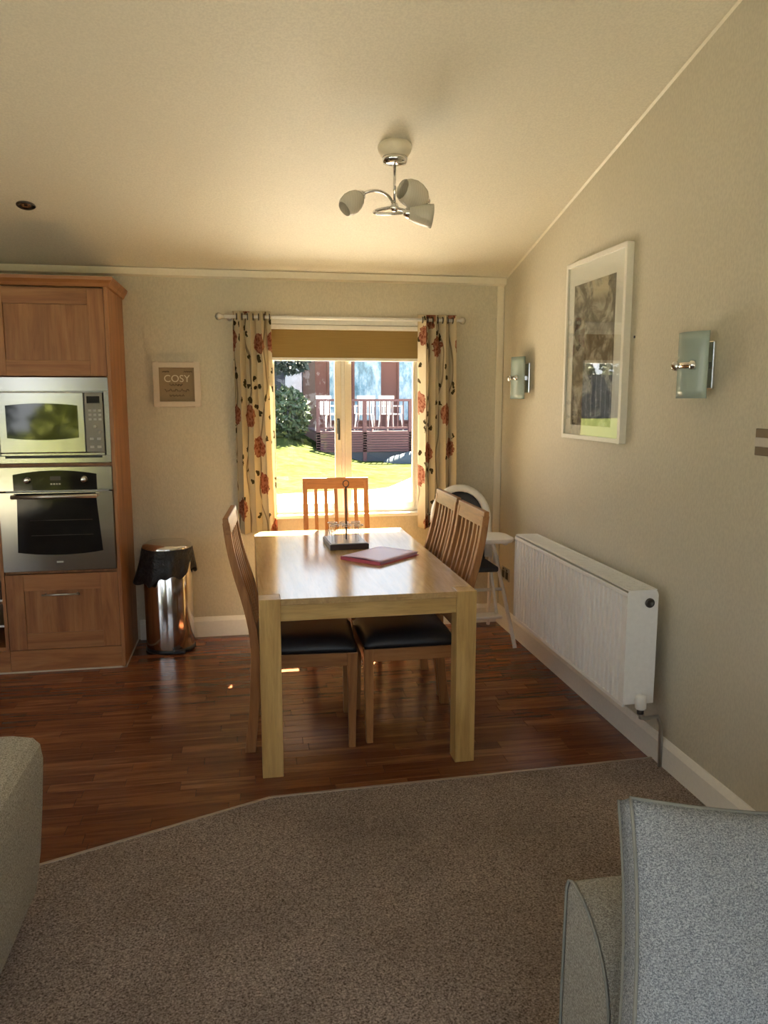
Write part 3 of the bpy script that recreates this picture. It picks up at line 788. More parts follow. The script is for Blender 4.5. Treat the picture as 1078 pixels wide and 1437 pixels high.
# ------------------------------------------------------------------ radiator
rx0, rx1, ry0, ry1, rz0, rz1 = 1.512, 1.655, 2.825, 4.170, .285, .785
ra_ = thing('radiator', (rx1, (ry0+ry1)/2, rz0), 'long white ribbed panel radiator on the right wall', 'radiator')
def ribbed(xf, sgn, ya, yb, z0, z1, n):
    mb = MB(); pts = []
    for i in range(n):
        y0_ = lerp(ya, yb, i/n); w_ = (yb-ya)/n
        pts += [(xf, y0_), (xf, y0_+w_*.55), (xf-sgn*-.016, y0_+w_*.66), (xf-sgn*-.016, y0_+w_*.9)]
    pts.append((xf, yb))
    vs = []; 
    for x, y_ in pts: vs += [(x, y_, z0), (x, y_, z1)]
    fs = [(2*i, 2*i+2, 2*i+3, 2*i+1) for i in range(len(pts)-1)]
    return mb.add(vs, fs)
mbr = ribbed(rx0, 1, ry0+.02, ry1-.02, rz0+.018, rz1-.03, 32)
mbr.add([(rx0, ry0+.004, rz0+.018), (rx0, ry0+.02, rz0+.018), (rx0, ry0+.02, rz1-.03), (rx0, ry0+.004, rz1-.03)], [(0,1,2,3)])
fp = obj('front_panel', mbr, 'radiator_enamel', ra_)
obj('seam_flange', MB().box(rx0-.001, rx0+.010, ry0+.004, ry1-.004, rz0, rz0+.018).box(rx0-.001, rx0+.010, ry0+.004, ry1-.004, rz1-.030, rz1-.012), 'radiator_enamel', ra_, bevel=.003)
obj('rear_panel', B(rx1-.03, rx1-.018, ry0+.01, ry1-.01, rz0+.01, rz1-.02), 'radiator_enamel', ra_)
for ya, yb in ((ry0, ry0+.004), (ry1-.004, ry1)):
    pr = [(rx0, rz0+.012), (rx1-.006, rz0+.012), (rx1-.006, rz1-.022), (rx1-.012, rz1-.006), (rx1-.026, rz1), (rx0+.016, rz1), (rx0+.004, rz1-.005), (rx0, rz1-.018)]
    obj('side_panel', MB().prism([(x, z) for x, z in pr], 'y', ya, yb), 'radiator_enamel', ra_)
gr = MB().box(rx0+.006, rx0+.022, ry0+.004, ry1-.004, rz1-.004, rz1).box(rx1-.030, rx1-.010, ry0+.004, ry1-.004, rz1-.004, rz1)
yy = ry0+.004
while yy < ry1-.02:
    gr.box(rx0+.022, rx1-.030, yy, yy+.012, rz1-.004, rz1-.001); yy += .022
obj('top_grille', gr, 'radiator_enamel', ra_)
obj('fins', B(rx0+.045, rx1-.05, ry0+.05, ry1-.05, rz0+.04, rz1-.05), 'satin_metal', ra_)
for z in (rz1-.055,):
    pl = obj('plug', MB().lathe([(.020, 0), (.020, .006), (.012, .008), (.012, .003), (0, .003)], (rx0+.098, ry0, z), (0, -1, 0), 18), 'dark_metal', ra_)
obj('valve', MB().lathe([(.018, 0), (.023, .006), (.023, .050), (.018, .060), (0, .062)], (rx0+.062, ry0-.034, rz0+.004), (0, 0, 1), 16).tube([(rx0+.062, ry0-.034, rz0+.03), (rx0+.062, ry0+.006, rz0+.03)], .011, 10), 'white_plastic', ra_)
obj('valve_collar', MB().lathe([(.014, 0), (.014, .02)], (rx0+.062, ry0-.034, rz0-.016), (0, 0, 1), 14), 'dark_metal', ra_)
obj('pipe', MB().tube([(rx0+.062, ry0-.034, rz0-.012), (rx0+.066, ry0-.030, rz0-.035), (rx0+.10, ry0-.01, rz0-.05), (rx0+.16, ry0-.0, rz0-.05), (XR-.03, ry0, rz0-.09), (XR-.025, ry0, .005)], .0085, 10), 'satin_metal', ra_)
for y_ in (ry0+.2, ry1-.2): obj('bracket', B(rx1-.02, XR-.001, y_-.015, y_+.015, rz0+.05, rz1-.06), 'radiator_enamel', ra_)

# ------------------------------------------------------------------ wall lights
def sconce(yc, zc_, w, h, label):
    t_ = thing('wall_lamp', (XR, yc, zc_), label, 'wall lamp', 'curved frosted glass wall lamps')
    obj('backplate', B(XR-.014, XR, yc-w*.33, yc+w*.33, zc_-h*.36, zc_+h*.36), 'chrome', t_, bevel=.004)
    obj('arm', MB().box(XR-.052, XR-.012, yc-.02, yc+.02, zc_-.012, zc_+.012), 'chrome', t_)
    # bowed plate of glass
    def P(u, v_):
        a_ = 2*u-1; return (XR-.052-.045*(1-a_*a_), yc+w/2*a_, zc_+h/2*(2*v_-1))
    o_ = obj('glass_shade', MB().grid(P, 14, 8), 'frosted_glass', t_); s_ = o_.modifiers.new('t', 'SOLIDIFY'); s_.thickness = .006; s_.offset = 0
    def S(u, v_):
        a_ = lerp(-.64, .58, u); return (XR-.056-.045*(1-a_*a_)-.003, yc+w/2*a_, zc_-.011+.022*v_)
    o_ = obj('strap', MB().grid(S, 10, 1), 'chrome', t_); s_ = o_.modifiers.new('t', 'SOLIDIFY'); s_.thickness = .004
    for q in (-.32, .28):
        xx = XR-.052-.045*(1-4*q*q)
        obj('stud', MB().lathe([(.018, 0), (.019, .006), (.018, .018), (.013, .022), (0, .023)], (xx-.002, yc+w*q, zc_), (-1, -.9*q*2, 0), 16), 'chrome', t_)
    return t_
sconce(2.700, 1.682, .190, .245, 'curved frosted glass wall lamp to the right of the picture')
sconce(4.600, 1.685, .195, .255, 'curved frosted glass wall lamp near the far corner, left of the picture')

# framed picture on the right wall
pf_ = thing('framed_picture', (XR, 3.63, 1.80), 'tall white framed picture under glass on the right wall', 'picture')
py0, py1, pz0, pz1, fd = 3.300, 3.965, 1.352, 2.252, .034
fw_ = .022
obj('frame', MB().box(XR-fd, XR, py0, py0+fw_, pz0, pz1).box(XR-fd, XR, py1-fw_, py1, pz0, pz1).box(XR-fd, XR, py0+fw_, py1-fw_, pz0, pz0+fw_).box(XR-fd, XR, py0+fw_, py1-fw_, pz1-fw_, pz1), 'picture_frame_white', pf_, bevel=.002)
obj('mat_board', B(XR-.022, XR-.004, py0+fw_, py1-fw_, pz0+fw_, pz1-fw_), 'mat_board', pf_)
mw = .095
obj('print', B(XR-.0225, XR-.0215, py0+fw_+mw, py1-fw_-mw*.7, pz0+fw_+.05, pz1-fw_-mw), 'harbour_print', pf_)
obj('glass', B(XR-.0285, XR-.027, py0+fw_, py1-fw_, pz0+fw_, pz1-fw_), 'picture_glass', pf_)
tag(obj('wall_screw', MB().lathe([(.006, 0), (.006, .003), (0, .004)], (XR, 3.262, 1.832), (-1, 0, 0), 10), 'dark_metal'), 'small dark screw head on the wall beside the picture', 'screw')

# light switch and double socket
sw = thing('light_switch', (XR, 2.33, 1.413), 'bronze light switch plate with a pale rocker, at the right edge of the frame', 'switch')
obj('plate', B(XR-.008, XR, 2.285, 2.372, 1.367, 1.458), 'switch_plate', sw, bevel=.002)
obj('rocker', B(XR-.013, XR-.008, 2.290, 2.368, 1.397, 1.428), 'rocker', sw, bevel=.002)
so = thing('power_socket', (XR, 4.90, .38), 'dark bronze double power socket low on the wall behind the radiator', 'socket')
obj('plate', B(XR-.008, XR, 4.83, 4.975, .335, .42), 'satin_metal', so, bevel=.002)
for y_ in (4.865, 4.94):
    obj('outlet', MB().box(XR-.010, XR-.008, y_-.022, y_+.022, .347, .395), 'black_plastic', so)
    obj('switch_button', MB().box(XR-.012, XR-.008, y_-.006, y_+.006, .400, .413), 'dark_metal', so)

# small framed sign
sg = thing('framed_sign', (-.423, YF, 1.65), 'small pale framed sign with white lettering, left of the window', 'sign')
x0, x1, z0, z1 = -.568, -.278, 1.508, 1.786
w = .034
obj('frame', MB().box(x0, x0+w, YF-.028, YF, z0, z1).box(x1-w, x1, YF-.028, YF, z0, z1).box(x0+w, x1-w, YF-.028, YF, z0, z0+w).box(x0+w, x1-w, YF-.028, YF, z1-w, z1), 'sign_frame', sg, bevel=.004)
obj('board', B(x0+w, x1-w, YF-.012, YF-.002, z0+w, z1-w), 'sign_board', sg)
def text(body, size, loc, rot, mat, parent, name='lettering', ext=.001):
    cu = bpy.data.curves.new(name, 'FONT'); cu.body = body; cu.size = size; cu.extrude = ext; cu.align_x = 'CENTER'; cu.align_y = 'CENTER'
    cu.materials.append(M[mat]); o_ = bpy.data.objects.new(name, cu); COL.objects.link(o_); o_.parent = parent
    bpy.context.view_layer.update()
    me = bpy.data.meshes.new_from_object(o_.evaluated_get(bpy.context.evaluated_depsgraph_get())); bpy.data.objects.remove(o_)
    if not me.materials: me.materials.append(M[mat])
    o_ = bpy.data.objects.new(name, me); COL.objects.link(o_); o_.parent = parent
    o_.location = Vector(loc)-chain_offset(parent); o_.rotation_euler = rot; return o_
o = text('COSY', .062, (-.423, YF-.0135, 1.682), (PI/2, 0, 0), 'sign_letter', sg); o['label'] = 'white capital lettering'
sc_ = MB()
for row_, (zz, xa, xb, am) in enumerate(((1.645, -.47, -.39, .010), (1.610, -.50, -.35, .012), (1.578, -.47, -.38, .008), (1.727, -.51, -.47, .006), (1.727, -.38, -.33, .006))):
    pts = [(lerp(xa, xb, q/24), YF-.0135, zz+am*math.sin(q*1.7+row_)*math.sin(q*.6+1)) for q in range(25)]
    sc_.tube(pts, .0018, 5)
o = obj('script_lettering', sc_, 'sign_script', sg); o['label'] = 'small dark handwritten lines'

# ------------------------------------------------------------------ pedal bin
bn = thing('pedal_bin', (-.505, 4.855, 0), 'round stainless steel pedal bin with a black liner hanging out', 'bin')
bc = (-.505, 4.855, 0)
obj('body', MB().lathe([(.146, .020), (.148, .03), (.148, .615), (.144, .62), (0, .62)], bc, seg=40), 'bin_steel', bn)
obj('base_ring', MB().lathe([(.140, 0), (.152, .002), (.152, .018), (.146, .024)], bc, seg=40), 'black_plastic', bn)
obj('lid', MB().lathe([(.142, .620), (.150, .628), (.151, .655), (.146, .668), (.120, .684), (.06, .693), (0, .695)], bc, seg=40), 'bin_steel', bn)
obj('pedal', MB().box(-.475, -.405, 4.675, 4.72, .012, .028), 'black_plastic', bn, bevel=.004)
def liner(u, v_):
    an = 2*PI*u; left = .5-.5*math.cos(an-0.0)   # 1 on the -x side
    r = .153+.012*math.sin(an*9+2*v_)*v_+.010*math.sin(an*4+1)*v_+v_*.006
    drop = lerp(.150, .225, left**1.5)+.014*math.sin(an*5)+.01*math.sin(an*11)
    r += left**3*.036*v_
    return (bc[0]+r*math.cos(an), bc[1]+r*math.sin(an)*(1 if math.sin(an) < 0 else .95), .650-drop*v_)
o = obj('bin_bag', MB().grid(liner, 96, 14), 'bin_liner', bn); s_ = o.modifiers.new('t', 'SOLIDIFY'); s_.thickness = .002

# ------------------------------------------------------------------ kitchen
CX0, CX1, CY = -1.362, -.752, 4.53
cab = thing('oven_housing_cabinet', ((CX0+CX1)/2, 4.8, 0), 'tall oak-brown kitchen cabinet that holds the microwave and oven', 'cabinet')
obj('side_panel', B(CX1, CX1+.020, CY-.004, YF-.0, 0, 2.165), 'cabinet_Z', cab, bevel=.001)
obj('carcass', MB().box(CX0, CX0+.016, CY+.022, YF-.01, .13, 2.16).box(CX1-.016, CX1-.001, CY+.022, YF-.01, .13, 2.16).box(CX0, CX1-.001, YF-.03, YF-.01, .13, 2.16)
    .box(CX0+.016, CX1-.016, CY+.022, YF-.03, 1.184, 1.2).box(CX0+.016, CX1-.016, CY+.022, YF-.03, 1.664, 1.678).box(CX0+.016, CX1-.016, CY+.022, YF-.03, .576, .588).box(CX0+.016, CX1-.016, CY+.022, YF-.03, 2.14, 2.16), 'cabinet_Z', cab)
def shaker(parent, name, x0, x1, z0, z1, rail=.085, y=CY):
    d = obj(name, B(x0+rail-.002, x1-rail+.002, y+.008, y+.018, z0+rail-.002, z1-rail+.002), 'cabinet_Z', parent)
    for xa in (x0, x1-rail): obj('stile', B(xa, xa+rail, y, y+.020, z0, z1), 'cabinet_Z', d, bevel=.0015)
    for za in (z0, z1-rail): obj('rail', B(x0+rail, x1-rail, y+.0004, y+.020, za, za+rail), 'cabinet_X', d, bevel=.0015)
    return d
shaker(cab, 'door', CX0+.002, CX1-.002, 1.682, 2.152)
dr = shaker(cab, 'drawer', CX0+.002, CX1-.002, .134, .574, .095)
obj('handle', MB().tube([(-1.165, CY-.024, .458), (-.962, CY-.024, .458)], .006, 10).tube([(-1.15, CY, .458), (-1.15, CY-.024, .458)], .005, 8).tube([(-.977, CY, .458), (-.977, CY-.024, .458)], .005, 8), 'satin_metal', dr)
obj('plinth', B(CX0, CX1-.001, CY+.004, CY+.022, 0, .13), 'cabinet_X', cab)
# cornice, returning along the side
def corn(o_): return [(o_, 2.160), (o_-.012, 2.163), (o_-.022, 2.178), (o_-.034, 2.198), (o_-.040, 2.215), (o_, 2.215)]
mb = MB()
pr = [(0, 2.160), (.010, 2.163), (.018, 2.180), (.030, 2.196), (.034, 2.213), (0, 2.215)]
ring = []
for q, z in pr: ring.append([(CX0, CY-q, z), (CX1+.020+q, CY-q, z), (CX1+.020+q, YF, z)])
vs = [p for r_ in ring for p in r_]; nn_ = len(pr)
fs = []
for i in range(nn_):
    j = (i+1) % nn_
    for k in range(2): fs.append((3*i+k, 3*i+k+1, 3*j+k+1, 3*j+k))
fs += [tuple(3*i for i in range(nn_)), tuple(3*i+2 for i in range(nn_))]
obj('cornice', MB().add(vs, fs), 'cabinet_X', cab)
obj('floor_seal', MB().box(CX0, CX1+.024, CY-.004, CY+.004, 0, .008).box(CX1+.020, CX1+.026, CY-.004, YF-.02, 0, .008), 'sealant', cab)
obj('top_board', B(CX0, CX1+.02, CY, YF-.001, 2.200, 2.212), 'cabinet_X', cab)
# unit on the left with open shelves
un = thing('shelf_cabinet', (-1.7, 4.8, 0), 'brown kitchen unit with open dark shelves at the left edge of the frame', 'cabinet')
ux0, ux1 = -1.975, -1.364
obj('carcass', MB().box(ux1-.018, ux1, CY+.001, YF-.01, .13, 2.155).box(ux0, ux0+.018, CY+.001, YF-.01, .13, 2.155).box(ux0+.018, ux1-.018, YF-.03, YF-.01, .13, 2.155)
    .box(ux0+.018, ux1-.018, CY+.022, YF-.03, .13, .15).box(ux0+.018, ux1-.018, CY+.022, YF-.03, .575, .595).box(ux0+.018, ux1-.018, CY+.022, YF-.03, 2.13, 2.155), 'cabinet_Z', un)
for z in (.27, .42): obj('shelf', B(ux0+.018, ux1-.018, CY+.02, YF-.03, z, z+.012), 'satin_metal', un)
shaker(un, 'door', ux0+.004, ux1-.004, 1.682, 2.15); shaker(un, 'door', ux0+.004, ux1-.004, .600, 1.676)
obj('plinth', B(ux0, ux1, CY+.004, CY+.022, 0, .13), 'cabinet_X', un)
obj('cornice', MB().prism([(CY-q, z) for q, z in pr], 'x', ux0, ux1), 'cabinet_X', un)
obj('floor_seal', B(ux0, ux1, CY-.004, CY+.004, 0, .008), 'sealant', un)
# cupboards continuing to the left, outside the frame
u2 = thing('kitchen_wall_units', (-3.1, 4.8, 0), 'run of brown kitchen cupboards beyond the left edge of the frame', 'cabinet')
obj('carcass', B(-4.0, ux0-.002, CY+.022, YF-.01, .0, 2.155), 'cabinet_Z', u2)
obj('cornice', MB().prism([(CY-q, z) for q, z in pr], 'x', -4.0, ux0-.002), 'cabinet_X', u2)
for k in range(3):
    xa = -4.0+k*.672
    shaker(u2, 'door', xa+.003, xa+.669, .15, 1.30); shaker(u2, 'door', xa+.003, xa+.669, 1.31, 2.15)

# microwave
def curved_pane(x0, x1, z0, z1, bt, bb, y, d, n=12):
    """plate with bowed top and bottom edges"""
    top = [(lerp(x0, x1, i/n), z1+bt*(1-(2*i/n-1)**2)) for i in range(n+1)]
    bot = [(lerp(x1, x0, i/n), z0-bb*(1-(2*i/n-1)**2)) for i in range(n+1)]
    return MB().prism(bot+top, 'y', y, y+d)
mi = thing('microwave_oven', (-1.057, 4.7, 1.2), 'built-in stainless steel microwave above the oven', 'microwave')
obj('body', B(CX0+.03, CX1-.03, CY+.03, YF-.08, 1.215, 1.655), 'satin_metal', mi)
obj('trim_frame', MB().box(CX0+.002, CX1-.002, CY-.002, CY+.018, 1.600, 1.676).box(CX0+.002, CX1-.002, CY-.002, CY+.018, 1.204, 1.244).box(CX0+.002, CX0+.026, CY-.002, CY+.018, 1.244, 1.600).box(CX1-.028, CX1-.002, CY-.002, CY+.018, 1.244, 1.600), 'brushed_steel', mi, bevel=.002)
obj('vent', B(CX0+.05, CX1-.05, CY-.004, CY-.0021, 1.252-.02, 1.264-.02), 'black_plastic', mi)
dx1 = -.885
md_ = obj('door', B(CX0+.030, dx1, CY-.014, CY+.018, 1.262, 1.594), 'brushed_steel', mi, bevel=.004)
obj('door_window', curved_pane(-1.292, -.918, 1.345, 1.522, .012, .012, CY-.016, .003), 'black_glass', md_)
pn = obj('control_panel', B(dx1+.003, CX1-.032, CY-.012, CY+.018, 1.262, 1.594), 'panel_metal', mi, bevel=.003)
obj('display', B(-.868, -.800, CY-.014, CY-.012, 1.534, 1.572), 'black_glass', pn)
for r_ in range(3):
    for c in range(3):
        xx, zz = -.862+c*.026, 1.500-r_*.024
        obj('button', B(xx, xx+.016, CY-.015, CY-.012, zz-.012, zz), 'grey_button', pn, bevel=.001)
for xx, zz in ((-.833, 1.405), (-.808, 1.375)):
    obj('knob', MB().lathe([(.010, 0), (.010, .01), (0, .012)], (xx, CY-.012, zz), (0, -1, 0), 14), 'grey_button', pn)
for xx in (-.862, -.824):
    for zz in (1.345, 1.300): obj('button', B(xx, xx+.022, CY-.015, CY-.012, zz-.014, zz), 'grey_button', pn, bevel=.001)
obj('bottom_strip', B(CX0+.030, CX1-.032, CY-.010, CY+.018, 1.246, 1.260), 'brushed_steel', mi, bevel=.002)

# oven
ov = thing('oven', (-1.057, 4.7, .59), 'built-in stainless steel oven with a black glass door', 'oven')
obj('body', B(CX0+.03, CX1-.03, CY+.03, YF-.08, .61, 1.17), 'satin_metal', ov)
fc = obj('fascia', B(CX0+.002, CX1-.002, CY-.006, CY+.02, 1.050, 1.183), 'brushed_steel', ov, bevel=.002)
obj('control_panel', curved_pane(-1.280, -.838, 1.053, 1.142, .022, 0, CY-.009, .003), 'oven_glass', fc)
for xx in (-1.205, -.905):
    obj('knob', MB().lathe([(.021, 0), (.021, .006), (.017, .008), (.016, .024), (.013, .027), (0, .028)], (xx, CY-.009, 1.112), (0, -1, 0), 20), 'chrome', fc)
obj('clock_display', B(-1.085, -1.030, CY-.0105, CY-.009, 1.108, 1.130), 'tray_dark', fc)
obj('badge', MB().box(-1.085, -1.075, CY-.0105, CY-.009, 1.084, 1.092).box(-1.070, -1.060, CY-.0105, CY-.009, 1.084, 1.092).box(-1.055, -1.046, CY-.0105, CY-.009, 1.084, 1.092).box(-1.041, -1.031, CY-.0105, CY-.009, 1.084, 1.092), 'grey_button', fc)
od = obj('door', B(CX0+.002, CX1-.002, CY-.016, CY+.02, .594, 1.044), 'brushed_steel', ov, bevel=.003)
n = 14
x0, x1 = -1.268, -.842
gp = [(-1.262-.014*0, 1.018), (-.846, 1.018)]
bot = [(lerp(-.822, -1.276, i/n), .705-.018*(1-(2*i/n-1)**2)) for i in range(n+1)]
obj('door_glass', MB().prism([(-1.262, 1.038), (-.846, 1.038)]+bot, 'y', CY-.018, CY-.015), 'oven_glass', od)
for z in (.80, .885): obj('rack', MB().tube([(-1.20, CY-.0185, z), (-.87, CY-.0185, z)], .0022, 6), 'dark_metal', od)
obj('handle', MB().tube([(-1.285, CY-.050, 1.022), (-.835, CY-.050, 1.022)], .012, 12).tube([(-1.25, CY-.018, 1.022), (-1.25, CY-.05, 1.022)], .008, 8).tube([(-.87, CY-.018, 1.022), (-.87, CY-.05, 1.022)], .008, 8), 'satin_metal', od)
obj('nameplate', MB().box(-1.075, -1.040, CY-.0172, CY-.016, .642, .650), 'grey_button', od)

# ------------------------------------------------------------------ high chair in the corner
hc = thing('high_chair', (1.37, 4.62, 0), 'white child\'s high chair with a dark padded seat in the far corner', 'high chair')
hx = 1.365
def arc(cx, cz, rx, rz, y_, a0, a1, n=20, lean=0): return [(cx+rx*math.cos(lerp(a0, a1, i/n)), y_+lean*(rz*math.sin(lerp(a0, a1, i/n))), cz+rz*math.sin(lerp(a0, a1, i/n))) for i in range(n+1)]
shell = [(hx-.165, 4.72, .54), (hx-.175, 4.76, .68)]+arc(hx, .79, .18, .19, 4.80, PI, 0, 20, .25)+[(hx+.175, 4.76, .68), (hx+.165, 4.72, .54)]
obj('back_rim', MB().tube(shell, .024, 10), 'white_plastic', hc)
def bp(u, v_):
    zz = lerp(.50, .955, v_); w_ = .155 if zz < .79 else .155*math.sqrt(max(.02, 1-((zz-.79)/.18)**2))
    return (hx+w_*(2*u-1), 4.745+.11*max(0, (zz-.5)/.46)+.03*(1-(2*u-1)**2), zz)
o = obj('backrest', MB().grid(bp, 10, 14), 'highchair_pad', hc); s_ = o.modifiers.new('t', 'SOLIDIFY'); s_.thickness = .02
obj('seat', MB().box(hx-.16, hx+.16, 4.48, 4.75, .49, .525), 'highchair_pad', hc, bevel=.012)
def tray_outline(w_, y0_, y1_, r_=.07):
    pts = []
    for cx, cy, a0 in ((hx+w_-r_, y0_+r_, -PI/2), (hx+w_-r_, y1_-r_, 0), (hx-w_+r_, y1_-r_, PI/2), (hx-w_+r_, y0_+r_, PI)):
        for k in range(6): an = a0+k*PI/10; pts.append((cx+r_*math.cos(an), cy+r_*math.sin(an)))
    return pts
obj('tray', MB().prism(tray_outline(.235, 4.40, 4.66), 'z', .685, .702).prism(tray_outline(.241, 4.395, 4.665), 'z', .694, .712), 'white_plastic', hc, bevel=.003)
for s_ in (-1, 1):
    obj('armrest', MB().tube([(hx+s_*.19, 4.80, .66), (hx+s_*.205, 4.66, .665), (hx+s_*.205, 4.50, .672)], .018, 8), 'white_plastic', hc)
    obj('leg', MB().tube([(hx+s_*.185, 4.70, .66), (hx+s_*.20, 4.62, .50), (hx+s_*.255, 4.43, .03), (hx+s_*.256, 4.425, .013)], .013, 8), 'white_plastic', hc)
    obj('leg', MB().tube([(hx+s_*.185, 4.72, .64), (hx+s_*.20, 4.78, .50), (hx+s_*.25, 4.95, .03), (hx+s_*.25, 4.955, .013)], .013, 8), 'white_plastic', hc)
    obj('hinge', MB().lathe([(.03, -.012), (.03, .012)], (hx+s_*.205, 4.68, .53), (1, 0, 0), 14), 'white_plastic', hc)
    obj('footrest_arm', MB().tube([(hx+s_*.12, 4.52, .50), (hx+s_*.13, 4.42, .24)], .010, 8), 'white_plastic', hc)
obj('footrest', B(hx-.15, hx+.15, 4.36, 4.46, .225, .243), 'white_plastic', hc, bevel=.006)
obj('cross_bar', MB().tube([(hx-.215, 4.565, .36), (hx+.215, 4.565, .36)], .011, 8), 'white_plastic', hc)

# ------------------------------------------------------------------ ceiling lamp and downlight
lx, ly = .694, 3.62
lz = zc(ly)
cl = thing('ceiling_lamp', (lx, ly, lz), 'three-armed chrome ceiling lamp with ribbed glass shades', 'ceiling lamp')
obj('ceiling_rose', MB().lathe([(.074, -.010), (.078, .008), (.074, .026), (.062, .044), (.055, .050)], (lx, ly, lz+.004), (0, 0, -1), 32), 'cream_paint', cl)
obj('collar', MB().lathe([(.056, .046), (.058, .056), (.053, .072), (.028, .080), (.0, .082)], (lx, ly, lz), (0, 0, -1), 28), 'chrome', cl)
cz = lz-.262
obj('rod', MB().tube([(lx, ly, lz-.078), (lx, ly, cz)], .0065, 10), 'chrome', cl)
obj('hub', MB().lathe([(.0, -.022), (.014, -.018), (.020, 0), (.014, .018), (0, .022)], (lx, ly, cz), (0, 0, 1), 18), 'chrome', cl)
def lamp_arm(pts, cap, d, kind, k=1.0):
    ar = obj('arm', MB().tube(pts, .007, 10), 'chrome', cl)
    d = Vector(d).normalized()
    obj('lamp_holder', MB().lathe([(.012, -.012), (.022, 0), (.026, .012), (.026, .026)], cap, d, 18), 'chrome', ar)
    if kind == 'egg': pr_ = [(.022, .010), (.036, .024), (.046, .048), (.049, .070), (.045, .096), (.036, .116), (.034, .116), (.043, .096), (.047, .070), (.034, .024), (.020, .012)]
    else: pr_ = [(.022, .010), (.036, .024), (.046, .060), (.052, .100), (.056, .128), (.054, .128), (.050, .100), (.044, .060), (.034, .024), (.020, .012)]
    pr_ = [(r_*k, h_*k) for r_, h_ in pr_]
    obj('glass_shade', MB().lathe(pr_, cap, d, 28), 'alabaster_glass', ar)
def bez(p0, p1, p2, p3, n=14):
    P_ = [Vector(q) for q in (p0, p1, p2, p3)]
    return [P_[0]*(1-t)**3+P_[1]*3*t*(1-t)**2+P_[2]*3*t*t*(1-t)+P_[3]*t**3 for t in [i/n for i in range(n+1)]]
C0 = Vector((lx, ly, cz))
e1 = C0+Vector((-.155, -.03, .042))
lamp_arm(bez(C0, C0+Vector((-.03, -.02, .07)), C0+Vector((-.10, -.05, .07)), e1), e1, (-.72, -.25, -.62), 'egg')
e2 = C0+Vector((.150, -.01, .030))
lamp_arm(bez(C0, C0+Vector((.04, -.07, -.04)), C0+Vector((.16, -.08, -.04)), e2), e2, (-.88, -.42, .22), 'egg', 1.25)
e3 = C0+Vector((.045, -.035, -.030))
lamp_arm(bez(C0, C0+Vector((-.16, .02, -.02)), C0+Vector((-.11, -.07, -.06)), e3), e3, (.95, -.05, -.10), 'cone', .95)
dl = thing('downlight', (-1.067, 4.33, zc(4.33)), 'small recessed chrome downlight in the ceiling above the cabinets', 'downlight')
nd = Vector((0, -SL, -1)).normalized()
c_dl = Vector((-1.067, 4.31, zc(4.31)))
obj('bezel', MB().lathe([(.046, -.002), (.046, .004), (.040, .008), (.031, .006), (.029, .001)], c_dl, nd, 28), 'dark_metal', dl)
obj('lamp', MB().lathe([(.029, -.004), (.026, .004), (.014, .004), (.010, .001), (0, .001)], c_dl, nd, 24), 'chrome', dl)

# ------------------------------------------------------------------ sofa on the right: arm panel, cushion
sr = thing('fabric_sofa', (1.1, .4, 0), 'grey woven fabric sofa on the right, only its far arm in view', 'sofa')
def armprof():
    p = [(1.315, .05), (1.318, .35), (1.312, .600), (1.302, .622), (1.285, .630)]
    for t_ in range(1, 13):
        an = PI/2*t_/12; p.append((1.285-.165*math.sin(an), .630-.165*(1-math.cos(an))))
    p += [(1.112, .36), (1.112, .05)]
    return p
ap = armprof()
def smooth_prism(mb, poly, axis, a0, a1):
    mb.prism(poly, axis, a0, a1); return mb
obj('arm', MB().prism(ap, 'x', .602, 1.62), 'sofa_fabric', sr, bevel=.008, seg=3)
pts = [(.602, y_, z) for y_, z in ap]
obj('arm_piping', MB().tube([Vector(p)+Vector((-.001, 0, 0)) for p in pts], .0032, 6), 'piping_fabric', sr)
obj('base', B(.66, 1.62, -.62, 1.108, .05, .30), 'sofa_fabric', sr, bevel=.02, seg=3)
obj('back', B(1.40, 1.66, -.62, 1.108, .30, .82), 'sofa_fabric', sr, bevel=.05, seg=4)
obj('arm', MB().prism([(-.62-(y_-1.108), z) for y_, z in ap], 'x', .602, 1.62), 'sofa_fabric', sr, bevel=.008, seg=3)
for k in range(2):
    ya = -.615+k*.862; obj('seat_cushion', B(.64, 1.40, ya, ya+.855, .30, .44), 'sofa_fabric', sr, bevel=.035, seg=4)
for x in (.68, 1.56):
    for y_ in (-.7, 1.2): obj('foot', B(x-.03, x+.03, y_-.03, y_+.03, .010, .052), 'black_plastic', sr)
cu = thing('scatter_cushion', (.9, 1.05, .45), 'grey woven cushion, bluish sky light in its colour, with piped edges leaning on the right sofa arm', 'cushion')
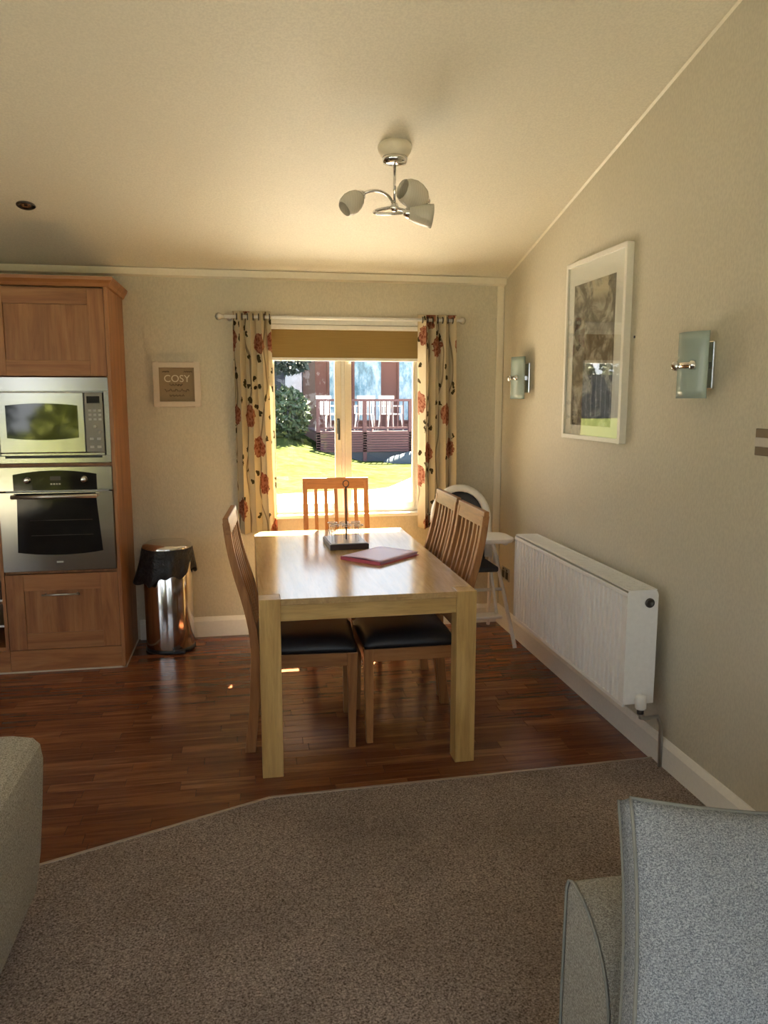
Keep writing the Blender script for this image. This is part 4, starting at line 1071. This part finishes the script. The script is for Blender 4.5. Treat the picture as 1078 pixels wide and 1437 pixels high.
def cushion(parent, TL, u_, v_, Wc, Hc, mat):
    u_ = Vector(u_).normalized(); v_ = Vector(v_).normalized(); n_ = u_.cross(v_).normalized()
    C = Vector(TL)+u_*Wc/2-v_*Hc/2
    def edge(a_, b_):
        # concave edges, pointed corners
        sa = 1-.055*(1-b_*b_)-.0*abs(a_); sb = 1-.075*(1-a_*a_)
        return a_*sa, b_*sb
    def face(sgn):
        def P(s, t):
            a_, b_ = 2*s-1, 2*t-1; ea, eb = edge(a_, b_)
            bulge = .062*(max(0, (1-abs(a_)**2.6)*(1-abs(b_)**2.6)))**.7+.022
            wr = .003*math.sin(9*a_+4*b_)*(1-a_*a_)*(1-b_*b_)
            return C+u_*ea*Wc/2+v_*eb*Hc/2+n_*sgn*(bulge+wr)
        return P
    N = 30
    mb = MB().grid(face(1), N, N).grid(face(-1), N, N)
    m_ = N+1
    def ring(o_): return [o_+i*m_ for i in range(N)]+[o_+N*m_+j for j in range(N)]+[o_+(N-i)*m_+N for i in range(N)]+[o_+N-j for j in range(N)]
    ra, rb = ring(0), ring(m_*m_); L_ = len(ra)
    mb.f += [(ra[i], ra[(i+1) % L_], rb[(i+1) % L_], rb[i]) for i in range(L_)]; mb.sm += [True]*L_
    obj('cover', mb, mat, parent)
    for sg_, o_ in ((1, 0), (-1, m_*m_)):
        pts_ = [Vector(mb.v[i]) for i in ring(o_)]
        obj('piping', MB().tube(pts_, .0036, 6, closed=True), 'piping_fabric', parent)
cushion(cu, (.652, 1.195, .845), (1, 0, -.14), (.29, .58, .76), .62, .48, 'skylit_cushion_fabric')

# sofa on the left
sl = thing('armchair', (-1.2, 1.2, 0), 'beige-grey woven fabric armchair at the left edge of the frame', 'armchair')
def lprof():
    return [(-.668, .06), (-.645, .20), (-.630, .36), (-.620, .50), (-.626, .545), (-.645, .566), (-.70, .576), (-.80, .578), (-.88, .568), (-.90, .53), (-.90, .06)]
mb = MB().prism(lprof(), 'y', .60, 2.315)
obj('arm', mb, 'sofa_fabric_lit', sl, bevel=.022, seg=4)
obj('base', B(-1.60, -.902, .62, 2.24, .06, .30), 'sofa_fabric_lit', sl, bevel=.02, seg=3)
obj('seat_cushion', B(-1.58, -.905, .82, 2.26, .30, .43), 'sofa_fabric_lit', sl, bevel=.035, seg=4)
obj('back', B(-1.80, -.902, .45, .80, .30, .80), 'sofa_fabric_lit', sl, bevel=.05, seg=4)
obj('arm', B(-1.84, -1.602, .60, 2.315, .06, .57), 'sofa_fabric_lit', sl, bevel=.03, seg=4)
for x in (-.74, -1.76):
    for y_ in (.68, 2.22): obj('foot', B(x-.03, x+.03, y_-.03, y_+.03, .010, .062), 'black_plastic', sl)

bpy.context.view_layer.update()
